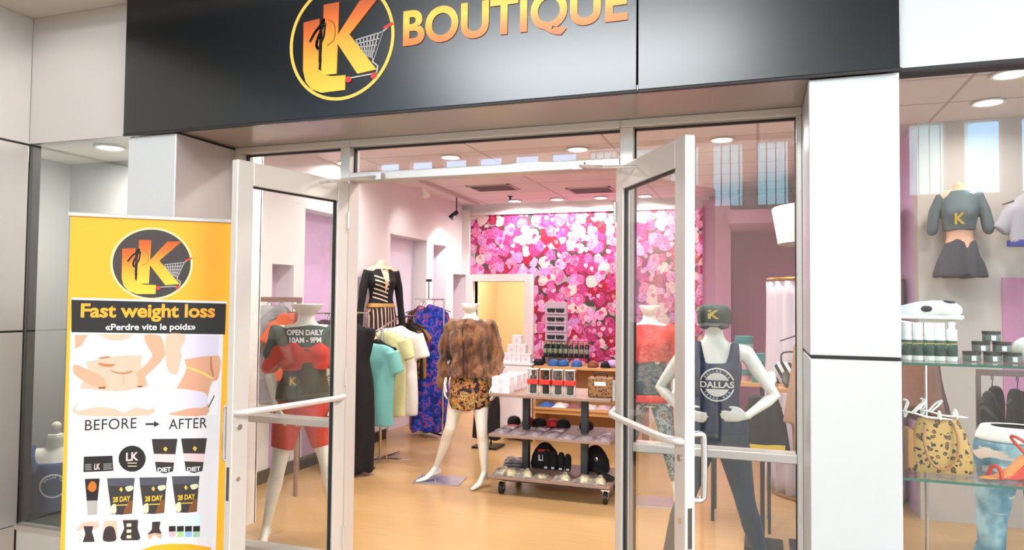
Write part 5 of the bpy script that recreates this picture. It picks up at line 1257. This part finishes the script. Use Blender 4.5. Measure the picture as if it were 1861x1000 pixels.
sp = slipper_mb().build('slipper', M_blk, smooth=True); MB().box(-.018, .018, -.034, -.027, .012, .03).build('white_tag', M_bw, sp)
for i, px_ in enumerate((1003, 1018, 1032, 1045)):
    o = sp if i == 0 else dup(sp); o.location = (atZ(px_, 845, .16).x, 2.24, .1605); o.rotation_euler = (.0, 0, (.1, -.1, .05, .2)[i]); o.scale = (.72, .9, (.9, .95, .85, .8)[i])
    tag(o, ['leftmost black slipper standing upright on the bottom shelf', 'second upright black slipper on the bottom shelf', 'third upright black slipper on the bottom shelf', 'rightmost upright black slipper on the bottom shelf'][i], 'slipper', 'upright black slippers on the bottom shelf')
def bag_thing(loc, lab, rz, red=True):
    g = MB(); g.loft([ering(0, 0, z, rx, ry, 24, 2.6) for z, rx, ry in ((0, .115, .05), (.03, .125, .06), (.10, .115, .058), (.16, .085, .045), (.20, .05, .03), (.215, .02, .015))])
    r = g.build('pouch_bag', M_blk, smooth=True, loc=loc, rot=(0, 0, rz)); tag(r, lab, 'bag', 'black bags on the bottom shelf')
    if red: MB().box(-.05, .05, -.052, -.045, .145, .165).build('red_trim', M_redf, r); text_fit('LK', -.04, .04, .07, .12, -.062, .002, bold=.03).build('white_print', M_bw, r)
    else: MB().ell((.03, -.06, .11), (.018, .006, .022), 6).build('silver_clasp', M_chrome, r)
    return r
bag_thing((p1+.135, 2.29, .1605), 'black pouch bag with red trim beside the left post of the bottom shelf', 0); bag_thing((p2+.06, 2.33, .1605), 'plain black pouch bag by the right post of the bottom shelf', -.2, False)
o = MB().tube([(-.05, -.09, .03), (-.04, -.03, .035), (0, .06, .05), (.02, .10, .055)], [.028, .034, .030, .03], 14, flat=.7).build('shoe', M_blk, smooth=True, loc=(-1.17, 2.08, .1605), rot=(0, 0, 1.2)); tag(o, 'black low shoe at the right end of the bottom shelf', 'shoe')

# ================================================================== CABINET AND GOODS BEFORE THE MURAL
cbn = empty('white_cabinet', 'white cabinet left of the tan shelving, carrying stacked white cartons', 'cabinet', (0, 0, 0))
MB().box(-2.80, -2.42, 4.06, 4.60, .04, .862).build('body', M_white, cbn, bevel=.004); MB().box(-2.82, -2.41, 4.04, 4.62, .862, .882).build('top_board', M_box, cbn, bevel=.003)
MB().box(-2.785, -2.435, 4.045, 4.06, .06, .85).build('door', M_box, cbn, bevel=.002); MB().tube([(-2.47, 4.03, .45), (-2.47, 4.03, .56)], .006, 8).build('handle', M_chrome, cbn)
tc = empty('shelving_unit', 'tan wooden shelving unit before the rose mural', 'shelf unit', (0, 0, 0))
MB().box(-2.40, -1.18, 4.06, 4.62, .832, .860).build('top_board', M_tan, tc, bevel=.003); MB().box(-2.40, -1.18, 4.06, 4.60, .375, .400).build('shelf', M_tan, tc, bevel=.003)
for x in (-2.40, -1.205): MB().box(x, x+.025, 4.07, 4.60, .0, .832).build('side_panel', M_tan, tc)
MB().box(-2.375, -1.205, 4.58, 4.60, .05, .832).build('back_panel', M_tan, tc); MB().box(-2.375, -1.205, 4.08, 4.10, .33, .375).build('apron', M_tan, tc)
cs = carton(.108, .10, .105)
k = 0
for row, n in enumerate((3, 2, 1)):
    for i in range(n):
        o = cs if k == 0 else dup(cs); k += 1
        o.location = (-2.615+(i-(n-1)/2)*.112, 4.14, .8825+row*.1055)
        tagc(o, [['left carton in the bottom row of the pyramid', 'centre carton in the bottom row of the pyramid', 'right carton in the bottom row of the pyramid'], ['left carton in the middle row of the pyramid', 'right carton in the middle row of the pyramid'], ['single carton topping the white pyramid']][row][i], 'white cartons stacked as a pyramid on the cabinet')
# dark bottles with gold caps
bt_ = MB().lathe((0, 0, 0), [(0, 0), (.024, 0), (.026, .008), (.026, .115), (.018, .135), (.012, .14)], 16).build('dark_bottle', pbr('bottle_green', '#25302d', .25), smooth=True)
MB().lathe((0, 0, .14), [(.012, 0), (.018, .002), (.018, .028), (0, .03)], 14).build('cap', pbr('cap_gold', '#b89a62', .4, .6), bt_, smooth=True); MB().lathe((0, 0, .035), [(.0265, 0), (.027, .002), (.027, .055), (.0265, .057)], 16).build('label', pbr('label_sage', '#8d9a7c', .6), bt_, smooth=True)
ordn = ['first', 'second', 'third', 'fourth', 'fifth', 'sixth', 'seventh', 'eighth', 'ninth', 'tenth']
br_ = empty('bottle_tray', 'wire tray holding the row of dark bottles before the mural', 'tray', (0, 0, 0))
bx0, bx1 = atY(986, 650, 4.42).x, atY(1072, 650, 4.42).x
MB().box(bx0, bx1, 4.37, 4.49, .935, .945).build('tray_base', M_dark, br_)
for x in (bx0+.01, bx1-.01): MB().box(x-.008, x+.008, 4.38, 4.48, .8605, .936).build('leg', M_dark, br_)
for z in (.99, 1.13): MB().tube([(bx0, 4.37, z), (bx1, 4.37, z)], .003, 6).build('wire', M_iron, br_)
for i in range(10): MB().tube([(bx0+i*(bx1-bx0)/9, 4.37, .94), (bx0+i*(bx1-bx0)/9, 4.37, 1.13)], .003, 6).build('wire', M_iron, br_)
for i in range(9):
    o = bt_ if i == 0 else dup(bt_); o.location = (bx0+.035+i*(bx1-bx0-.07)/8, 4.43, .9455); tag(o, '%s dark bottle from the left in the wire tray' % ordn[i], 'bottle', 'dark bottles in the wire tray')
# sunglasses tower
st = empty('sunglasses_stand', 'tall pink grey stand of dark sunglasses left of the wire tray', 'display stand', (-2.27, 4.545, 0))
st.location.z = .8605
MB().box(-.13, .13, -.02, .04, 0, .72).build('backboard', pbr('stand_pink', '#cbb3c4', .5), st, bevel=.004)
for r_ in range(5):
    for c in (-1, 1):
        f = MB(); z = .20+r_*.105; f.ell((c*.055-.024, -.032, z), (.025, .008, .026), 6); f.ell((c*.055+.024, -.032, z), (.025, .008, .026), 6); f.box(c*.055-.050, c*.055+.050, -.038, -.028, z+.012, z+.024); f.build('sunglasses', M_dark, st)
    MB().box(-.12, .12, -.04, -.02, .155+r_*.105, .163+r_*.105).build('ledge', pbr('stand_pink', '#cbb3c4', .5), st)
# caps and small goods along the tan top
M_blue = pbr('royal_blue', '#2f5f9e', .7, wrinkle=.2)
for i, (px_, c, b_, lab) in enumerate(((972, M_blk, M_blk, 'black cap nearest the white pyramid on the tan top'), (1000, M_blue, M_blue, 'blue cap left of the other blue one on the tan top'), (1018, M_blue, M_dark, 'blue cap with dark visor in the middle of the tan top'), (1042, M_blue, M_blue, 'bright blue cap right of centre on the tan top'), (1072, pbr('rust', '#8a4a30', .7), M_dark, 'rust coloured cap on the tan top'), (1095, M_blk, M_dark, 'black cap beside the rust one on the tan top'))):
    cap_thing((atY(px_, 665, 4.17).x+.035, 4.19, .8605), 0, c, b_, lab, 'caps on the tan top', .68)
o = MB().ell((0, 0, .045), (.075, .055, .045), 8).build('lilac_pouch', pbr('lilac_satin', '#c4a2d8', .4), smooth=True, loc=(-1.52, 4.2, .8605)); tag(o, 'lilac satin pouch at the right of the tan top', 'pouch')
fold = packet_mb(.17, .2, .05, 1.3)
fc = ['#3a68b0', '#e9dfe0', '#8a5a5c', '#e6d8d4', '#c9a5a8', '#ddd9dc', '#7a3c34']; fn_ = ['blue', 'off white', 'mauve brown', 'cream', 'dusty pink', 'pale grey', 'brick red']
f0 = None
for i in range(7):
    o = fold.build('folded_shirt', pbr('fold_'+fn_[i].replace(' ', '_'), fc[i], .8, wrinkle=.4), smooth='all'); o.location = (-2.28+i*.165, 4.20, .4005); tag(o, '%s folded shirt on the lower tan shelf' % fn_[i], 'shirt', 'folded shirts on the lower tan shelf')

# ================================================================== RIGHT SIDE OF THE SHOP
cx, cy, cr = .60, 2.98, .52
def ringtube(name, z, r, rad, mat, parent): return MB().tube([(cx+r*math.cos(a), cy+r*math.sin(a), z) for a in [2*math.pi*k/48 for k in range(49)]], rad, 8, dome=False).build(name, mat, parent, smooth=True)
M_goldm = pbr('gold_metal', '#b98a3e', .3, .8); M_curt = pbr('curtain_silver', '#c3b7c2', .55, sheen=.3)
fr_ = empty('fitting_room', 'round fitting room with pale silver curtain behind the right sidelight', 'fitting room', (0, 0, 0))
ringtube('curtain_rail', 1.80, cr, .014, M_goldm, fr_); ringtube('base_ring', .018, cr, .016, M_goldm, fr_)
g = MB(); R_ = []; n = 240
for z in [.03+i*1.75/14 for i in range(15)]:
    R_.append([Vector((cx+(cr+(.022+.008*math.sin(3*z))*math.sin(k/n*2*math.pi*26+.8*math.sin(z*1.5)))*math.cos(2*math.pi*k/n), cy+(cr+(.022+.008*math.sin(3*z))*math.sin(k/n*2*math.pi*26+.8*math.sin(z*1.5)))*math.sin(2*math.pi*k/n), z)) for k in range(n)])
g.loft(R_, caps=False); c = g.build('curtain', M_curt, fr_, smooth='all'); sm = c.modifiers.new('t', 'SOLIDIFY'); sm.thickness = .004
for a in range(3):
    q = 2*math.pi*a/3+.5; MB().tube([(cx+(cr-.05)*math.cos(q), cy+(cr-.05)*math.sin(q), 0.0), (cx+(cr-.05)*math.cos(q), cy+(cr-.05)*math.sin(q), 1.80), (cx+cr*math.cos(q), cy+cr*math.sin(q), 1.80)], .010, 6).build('post', M_goldm, fr_)
dp = MB().lathe((cx-.02, cy-.1, 2.10), [(.30, 0), (.42, .0), (.47, .30), (.46, .31), (.41, .01), (.30, .01)], 40).build('drum_shade', pbr('shade_white', '#e4dade', .7), smooth=True); tag(dp, 'wide pale drum shade hanging above the round fitting room', 'lamp shade')
MB().tube([(cx-.02, cy-.1, 2.35), (cx-.02, cy-.1, CEIL)], .006, 6).build('cord', M_chrome, dp); MB().box(cx-.46, cx+.42, cy-.11, cy-.09, 2.34, 2.36).build('cross_bar', M_chrome, dp)
# counter with bags and shoes behind the cap mannequin
ct = empty('display_counter', 'tan topped counter of bags and shoes behind the navy tank mannequin', 'counter', (0, 0, 0))
CZ = 1.02
MB().box(-.34, .04, 1.78, 2.16, CZ-.03, CZ).build('top_board', M_tan, ct, bevel=.003); MB().box(-.34, .04, 1.80, 2.16, .55, .57).build('shelf', M_tan, ct)
for x, y in ((-.33, 1.80), (.01, 1.80), (-.33, 2.13), (.01, 2.13)): MB().box(x, x+.022, y, y+.022, 0, CZ-.03).build('leg', M_iron, ct)
ct2 = empty('display_counter', 'low tan table of striped shoes left of the silver curtain', 'counter', (0, 0, 0))
MB().box(.05, .40, 1.62, 2.02, .98, 1.01).build('top_board', M_tan, ct2, bevel=.003)
for x, y in ((.06, 1.63), (.37, 1.63), (.06, 1.99), (.37, 1.99)): MB().box(x, x+.02, y, y+.02, 0, .98).build('leg', M_iron, ct2)
M_tl = pbr('teal_card', '#2f6f70', .6); M_pkt = pbr('tub_pink', '#c78f9c', .5)
tb_ = MB().lathe((0, 0, 0), [(0, 0), (.050, 0), (.062, .13), (.064, .14), (0, .142)], 24).build('round_tub', M_pkt, smooth=True, loc=(-.10, 1.92, CZ+.0005)); tag(tb_, 'pink round tub with teal bands on the counter behind the cap mannequin', 'tub')
MB().lathe((0, 0, .045), [(.056, 0), (.060, .0), (.062, .04), (.058, .04)], 24).build('band', M_tl, tb_, smooth=True)
tb2 = MB().lathe((0, 0, 0), [(0, 0), (.060, 0), (.064, .005), (.064, .15), (.066, .152), (.066, .185), (0, .187)], 24).build('round_tub', M_tl, smooth=True, loc=(-.10, 1.92, CZ+.143)); tag(tb2, 'teal canister stacked on the pink tub', 'canister')
MB().lathe((0, 0, .07), [(.0645, 0), (.0655, .0), (.0655, .06), (.0645, .06)], 24).build('label', pbr('label_grey', '#8fa39c', .5), tb2, smooth=True)
bx = MB().box(-.045, .045, -.03, .03, 0, .21).build('shoe_box', M_tl, bevel=.003, loc=(.0, 1.83, CZ+.0005), rot=(0, 0, 0)); tag(bx, 'teal card box standing right of the canister', 'box'); MB().box(-.035, .035, -.032, -.03, .06, .15).build('label', M_dark, bx)
for i, (x, y, m, lab) in enumerate(((.09, 1.74, M_bw, 'white pump shoe on the low table beside the silver curtain'), (.19, 1.74, M_dark, 'black pump shoe on the low table'), (.30, 1.74, pbr('shoe_cream', '#cfc3b4', .5), 'cream pump shoe at the right of the low table'))):
    g = MB(); g.tube([(0, .09, .075), (0, .05, .065), (0, -.03, .035), (0, -.10, .022)], [.028, .030, .034, .020], 16, flat=.75, side=(1, 0, 0)); g.tube([(0, .095, .06), (0, .10, .004)], [.010, .006], 8, dome=False)
    r = g.build('pump_shoe', m, smooth=True, loc=(x, y, 1.0105), rot=(0, 0, (0, 0, 0)[i])); tag(r, lab, 'shoe', 'pump shoes on the low table')
bgd = MB().loft([ering(0, 0, z, rx, ry, 24, 2.8) for z, rx, ry in ((0, .10, .045), (.03, .105, .05), (.10, .095, .045), (.13, .07, .03))]).build('handbag', pbr('bag_teal', '#2c5a66', .5), smooth=True, loc=(-.235, 2.07, CZ+.001)); tag(bgd, 'dark teal handbag at the back of the counter', 'handbag')
MB().tube(open_curve([(-.06, 0, .12), (-.05, 0, .20), (.05, 0, .20), (.06, 0, .12)], 5), .006, 8).build('handle', M_dark, bgd, smooth=True)
stripes2 = stripes('striped_bag_print', '#1b1d2c', '#d9d3cc', 22, tilt=.5)
sb = MB().loft([ering(0, 0, z, rx, ry, 24, 3) for z, rx, ry in ((0, .13, .05), (.02, .135, .055), (.12, .12, .05), (.15, .10, .04))]).build('striped_handbag', stripes2, smooth=True, loc=(.17, 1.92, 1.011)); sb.location = (.23, 1.945, 1.011); tag(sb, 'dark handbag with pale diagonal stripes on the low table', 'handbag')
MB().tube(open_curve([(-.07, 0, .14), (-.06, 0, .22), (.06, 0, .22), (.07, 0, .14)], 5), .006, 8).build('handle', M_dark, sb, smooth=True)
# tan and black clothes at the right sidelight edge
garment('coat', 'tan coat hanging at the right edge of the right sidelight', 'coat', (.33, 1.30, 1.50), math.radians(15), top_mb(.26, .86, .05, .50, .05, ang=82), pbr('tan_wool', '#a57e64', .85, wrinkle=.35), (.008, 34, 4, 2))
rk = empty('clothes_rack', 'dark clothes stand carrying the tan coat', 'clothes rack', (.33, 1.34, 0)); MB().tube([(0, .13, .02), (0, .13, 1.50), (0, -.05, 1.505)], .010, 8).build('post', M_hang, rk); MB().box(-.14, .14, -.12, .18, 0, .02).build('foot', M_hang, rk)
g = MB().loft([ering(0, 0, z, rx, ry, 26) for z, rx, ry in ((-.42, .155, .08), (-.25, .13, .07), (-.075, .09, .05))])
bs = garment('skirt', 'black flared skirt with yellow hem hanging behind the mannequin hand', 'skirt', (.03, 1.30, 1.06), .1, g, M_blk, (.008, 40, 3, 1), hw=.22)
MB().loft([ering(0, 0, z, rx, ry, 26) for z, rx, ry in ((-.405, .160, .085), (-.375, .158, .084))], caps=True).build('yellow_hem', pbr('yellow_hem', '#d9b23a', .7), bs, smooth=True)
rk = empty('clothes_rack', 'thin black stand holding the yellow hemmed skirt', 'clothes rack', (.03, 1.34, 0)); MB().tube([(0, .12, .02), (0, .12, 1.07), (0, -.05, 1.065)], .008, 8).build('post', M_hang, rk); MB().box(-.12, .12, -.10, .14, 0, .02).build('foot', M_hang, rk)

# ================================================================== RIGHT DISPLAY WINDOW
M_gedge = pbr('glass_edge_green', '#2f6a5c', .2)
def gshelf(z, lab):
    r = MB().box(.545, 1.45, -.44, -.06, z-.010, z).build('glass_shelf', GLASS); tag(r, lab, 'shelf', 'glass shelves in the right window')
    MB().box(.545, 1.45, -.4415, -.44, z-.010, z).build('front_edge', M_gedge, r)
    for x in (.60, 1.40): MB().box(x-.006, x+.006, -.06, -.05, z-.04, z).build('bracket', M_chrome, r)
    return r
gshelf(1.365, 'upper glass shelf with bottles and jars in the right window'); gshelf(.905, 'lower glass shelf with tote and red sandals in the right window')
ss = empty('shelf_standard', 'pair of chrome uprights carrying the glass shelves', 'shelf support', (0, 0, 0))
for x in (.60, 1.40): MB().box(x-.01, x+.01, -.05, -.035, 0, 1.9).build('upright', M_chrome, ss)
# pump bottles
M_lab = noise_cloth('bottle_label', [(0, '#1f3f38'), (.5, '#2f5f52'), (.6, '#cfd8b0'), (.68, '#274a44')], 30, 3, rough=.4); 
pb_ = MB().lathe((0, 0, 0), [(0, 0), (.018, 0), (.0205, .004), (.0205, .098), (.019, .104)], 20).build('pump_bottle', pbr('bottle_white', '#eef2ef', .3), smooth=True)
MB().lathe((0, 0, .020), [(.0208, 0), (.0212, .001), (.0212, .064), (.0208, .065)], 20).build('label', M_lab, pb_, smooth=True); MB().lathe((0, 0, .104), [(.019, 0), (.0195, .002), (.0195, .028), (.019, .052), (.0, .053)], 20).build('cap', pbr('cap_white', '#fafaf8', .3), pb_, smooth=True)
MB().lathe((0, 0, .070), [(.0214, 0), (.0214, .003)], 20).build('label_line', M_goldp, pb_)
YB = -.30
for i, px_ in enumerate((1648, 1668, 1689, 1708, 1730)):
    x = atY(px_, 650, YB).x
    if i < 4: o = pb_ if i == 0 else dup(pb_)
    else:
        o = dup(pb_)
        for ch in list(o.children):
            if ch.name.startswith('cap'): bpy.data.objects.remove(ch)
        MB().lathe((0, 0, .104), [(.019, 0), (.020, .002), (.020, .022), (.012, .030), (.011, .045), (.014, .046), (.013, .056), (0, .057)], 20).build('foam_pump', pbr('cap_white', '#fafaf8', .3), o, smooth=True)
    o.location = (x, YB, 1.3655); tag(o, ['leftmost capped bottle on the upper glass shelf', 'second capped bottle on the upper glass shelf', 'third capped bottle on the upper glass shelf', 'fourth capped bottle, next to the foam pump one', 'foam pump bottle at the right end of the bottle row'][i], 'bottle', 'green labelled bottles on the upper glass shelf')
jr = MB().lathe((0, 0, 0), [(0, 0), (.030, 0), (.032, .003), (.032, .026), (.030, .028)], 24).build('cream_jar', pbr('jar_glass', '#6d7a76', .15), smooth=True)
MB().lathe((0, 0, .028), [(.032, 0), (.0335, .001), (.0335, .013), (0, .014)], 24).build('lid', pbr('jar_lid', '#23282a', .3), jr, smooth=True); MB().box(-.008, .008, -.034, -.031, .004, .024).build('label', M_bw, jr)
YJ = -.26; j = [(1766, 0), (1804, 0), (1840, 0), (1783, 1), (1821, 1), (1802, 2)]
JL = ['left jar in the bottom row of the jar pyramid', 'middle jar in the bottom row of the jar pyramid', 'right jar in the bottom row of the jar pyramid', 'left jar in the second row of the jar pyramid', 'right jar in the second row of the jar pyramid', 'single jar topping the jar pyramid']
for i, (px_, r_) in enumerate(j):
    o = jr if i == 0 else dup(jr); o.location = (atY(px_, 650, YJ).x, YJ, 1.3655+r_*.0425); tag(o, JL[i], 'jar', 'cream jars on the upper glass shelf')
o = MB().ell((0, 0, .052), (.055, .05, .052), 12).build('powder_puff_jar', pbr('pearl', '#efe9dc', .2), smooth=True, loc=(atY(1868, 650, -.22).x, -.22, 1.3655)); tag(o, 'round pearl white container at the right end of the upper glass shelf', 'container')
# riser with white sneakers
ri = empty('acrylic_riser', 'clear acrylic riser behind the green labelled bottles', 'stand', (0, 0, 0)); x0 = .56
MB().box(x0, x0+.24, -.20, -.08, 1.528, 1.534).build('top_plate', M_acr, ri)
for x, y in ((x0+.01, -.19), (x0+.23, -.19), (x0+.01, -.09), (x0+.23, -.09)): MB().cyl((x, y, 1.3655), (x, y, 1.528), .005, n=8).build('leg', M_acr, ri)
def sneaker(loc, rz, lab):
    g = MB(); g.tube([(.10, 0, .040), (.05, 0, .050), (-.01, 0, .044), (-.07, 0, .030), (-.115, 0, .022)], [.030, .032, .032, .030, .020], 16, flat=1.0, side=(0, 1, 0)); 
    r = g.build('sneaker', pbr('sneaker_white', '#edece8', .5), smooth=True, loc=loc, rot=(0, 0, rz)); remesh(r, .004, 3); MB().prism([(-.132, 0), (.128, 0), (.130, .018), (-.125, .016)], -.033, .033).build('sole', pbr('sole_white', '#fbfaf7', .5), r, bevel=.006)
    MB().ell((-.01, -.031, .045), (.022, .006, .014), 8).build('black_patch', M_dark, r); MB().ell((.075, 0, .073), (.03, .022, .010), 8).build('collar_lining', M_dark, r)
    return tag(r, lab, 'shoe', 'white sneakers on the riser')
sneaker((x0+.13, -.182, 1.5345), math.radians(0), 'white sneaker with black patch, front one on the riser'); sneaker((x0+.12, -.108, 1.5345), math.radians(0), 'white sneaker half hidden behind the front one')
# leopard tote, sandals
M_leo2 = leopard_mat('leopard_tote', '#c29a56', '#8a642a', '#1c130c', 44)
bx0_, bx1_ = atY(1648, 850, -.25).x, atY(1766, 850, -.25).x; bc = (bx0_+bx1_)/2; bw = bx1_-bx0_
tote = empty('tote_bag', 'leopard print tote bag with tan handles on the lower glass shelf', 'bag', (bc, -.25, .9055))
g = MB(); g.loft([ering(0, 0, z, rx, ry, 32, 3.2) for z, rx, ry in ((0, bw*.50, .055), (.015, bw*.52, .06), (.08, bw*.50, .055), (.15, bw*.43, .045), (.195, bw*.34, .035), (.215, bw*.31, .028))])
g.build('body', M_leo2, tote, smooth=True)
M_tanl = pbr('tan_leather', '#b07a46', .5)
for y, dz in ((-.060, 0), (.045, .01)):
    MB().tube(open_curve([(-bw*.23, y+.02, .19), (-bw*.27, y, .13), (-bw*.20, y-.01, .055), (-bw*.05, y-.014, .022), (bw*.10, y-.014, .030), (bw*.22, y-.01, .08), (bw*.24, y, .15), (bw*.20, y+.02, .20)], 5), .0055, 8).build('handle', M_tanl, tote, smooth=True)
MB().box(-bw*.52, -bw*.42, -.05, .05, .01, .17).build('side_gusset', M_tanl, tote, bevel=.006)
def sandal(loc, rot, mat, sole, lab, grp, s=1, heel=.07):
    g = MB().tube(open_curve([(.10, 0, heel+.006), (.05, 0, heel*.9), (-.01, 0, heel*.35), (-.06, 0, .008), (-.115, 0, .006)], 4), [.020]*4+[.024]*5+[.026]*4+[.024]*3+[.016], 12, flat=.22, side=(0, 1, 0))
    r = g.build('sandal', sole, smooth=True, loc=loc, rot=rot); r.scale = (s,)*3
    MB().tube([(.095, 0, heel), (.10, 0, .002)], [.014, .006], 8, dome=False).build('heel', mat, r, smooth=True)
    MB().tube(open_curve([(-.07, -.030, .008), (-.068, -.02, .035), (-.066, .0, .045), (-.068, .02, .035), (-.07, .030, .008)], 4), .007, 8).build('toe_strap', mat, r, smooth=True)
    MB().tube(open_curve([(.06, -.022, heel), (.02, -.028, heel+.045), (-.0, 0, heel+.062), (.02, .028, heel+.045), (.06, .022, heel)], 4), .0055, 8).build('instep_strap', mat, r, smooth=True)
    MB().tube(open_curve([(.10, -.018, heel+.01), (.085, -.032, heel+.06), (.105, 0, heel+.07), (.085, .032, heel+.06), (.10, .018, heel+.01)], 4), .005, 8).build('ankle_strap', mat, r, smooth=True)
    if heel > .05: MB().prism([(.112, .001), (.106, heel-.003), (.05, heel*.84), (-.01, heel*.30), (-.055, .004), (-.02, .001)], -.024, .024).build('wedge', mat, r, bevel=.003)
    return tag(r, lab, 'shoe', grp)
M_wl = pbr('white_leather', '#f4f1ec', .4)
sandal((bc-.055, -.285, 1.122), (0, 0, math.radians(176)), M_wl, M_wl, 'white strappy sandal lying on top of the leopard tote, left one', 'white sandals on the tote', .75, .03)
sandal((bc+.02, -.215, 1.122), (0, 0, math.radians(184)), M_wl, M_wl, 'white strappy sandal lying on top of the leopard tote, right one', 'white sandals on the tote', .75, .03)
M_redl = pbr('red_leather', '#d23c26', .4); M_orl = pbr('orange_insole', '#e0883a', .5)
sandal((atY(1838, 868, -.27).x, -.30, .9055), (0, 0, math.radians(25)), M_redl, M_orl, 'red wedge sandal, left one on the lower glass shelf', 'red sandals on the lower glass shelf', 1.15, .085)
sandal((atY(1900, 868, -.20).x, -.17, .9055), (0, 0, math.radians(25)), M_redl, M_orl, 'red wedge sandal, right one on the lower glass shelf', 'red sandals on the lower glass shelf', 1.15, .085)
# clothes on the right wall rack
M_lea = pbr('brown_leather', '#8e5f4e', .45, wrinkle=.3)
garment('leather_jacket', 'dark brown leather jacket leftmost below the upper glass shelf', 'jacket', (.82, 1.28, 1.50), math.radians(-30), top_mb(.42, .52, .035, .42, .06, ang=80), pbr('dark_leather', '#5a3730', .45, wrinkle=.3), (.008, 30, 4, 2))
garment('leather_jacket', 'light brown leather jacket beside the dark brown one', 'jacket', (.86, 1.12, 1.47), math.radians(-30), top_mb(.30, .40, .035, .34, .05, flare=.02, ang=84), M_lea, (.008, 30, 4, 4))
rk = empty('clothes_rack', 'chrome rack carrying the brown leather jackets', 'clothes rack', (.84, 1.20, 0)); MB().tube([(-.06, .24, 1.50), (.06, -.24, 1.48)], .010, 8).build('rail', M_chrome, rk)
for x, y in ((-.06, .24), (.06, -.24)): MB().tube([(x, y, 0.0), (x, y, 1.49)], .010, 8).build('post', M_chrome, rk)
rk = empty('clothes_rack', 'brown-railed rack of black jackets behind the red sandals', 'clothes rack', (0, 0, 0)); MB().box(1.21, 1.75, 1.19, 1.21, 1.185, 1.22).build('rail', pbr('rail_grey_brown', '#7d6a66', .5), rk)
for x in (1.22, 1.74): MB().box(x-.012, x+.012, 1.19, 1.21, 0, 1.185).build('post', pbr('rail_grey_brown', '#7d6a66', .5), rk)
M_jst = stripes('black_jacket_stripe', '#1a1618', '#4a4148', 9, tilt=.9, duty=.8)
for i in range(4):
    garment('jacket', ['black jacket nearest the leopard tote on the brown rail', 'second black jacket on the brown rail', 'third black jacket on the brown rail', 'black jacket farthest right on the brown rail'][i], 'jacket', (1.29+i*.125, 1.20, 1.185), math.radians(60), top_mb(.38, .50, .028, .36, .045, ang=80), M_jst if i % 2 == 0 else M_blk, (.009, 30, 5, i), group='black jackets on the brown rail')
o = garment('shirt', 'grey top with a blue hem hung high at the right edge', 'shirt', (1.83, 2.2, 2.45), .1, top_mb(.34, .34, .06, .18, .06), pbr('grey_lilac', '#a7a3ae', .8), (.006, 30, 4, 3)); MB().loft([ering(0, 0, z, .176, .088, 26) for z in (-.44, -.40)]).build('blue_hem', pbr('blue_hem', '#2f3a9a', .7), o, smooth=True)
wh = MB().tube([(1.83, 2.2, 2.45), (1.83, 2.4, 2.45)], .006, 8).build('wall_hook', M_chrome); tag(wh, 'chrome wall hook holding the grey top', 'hook')
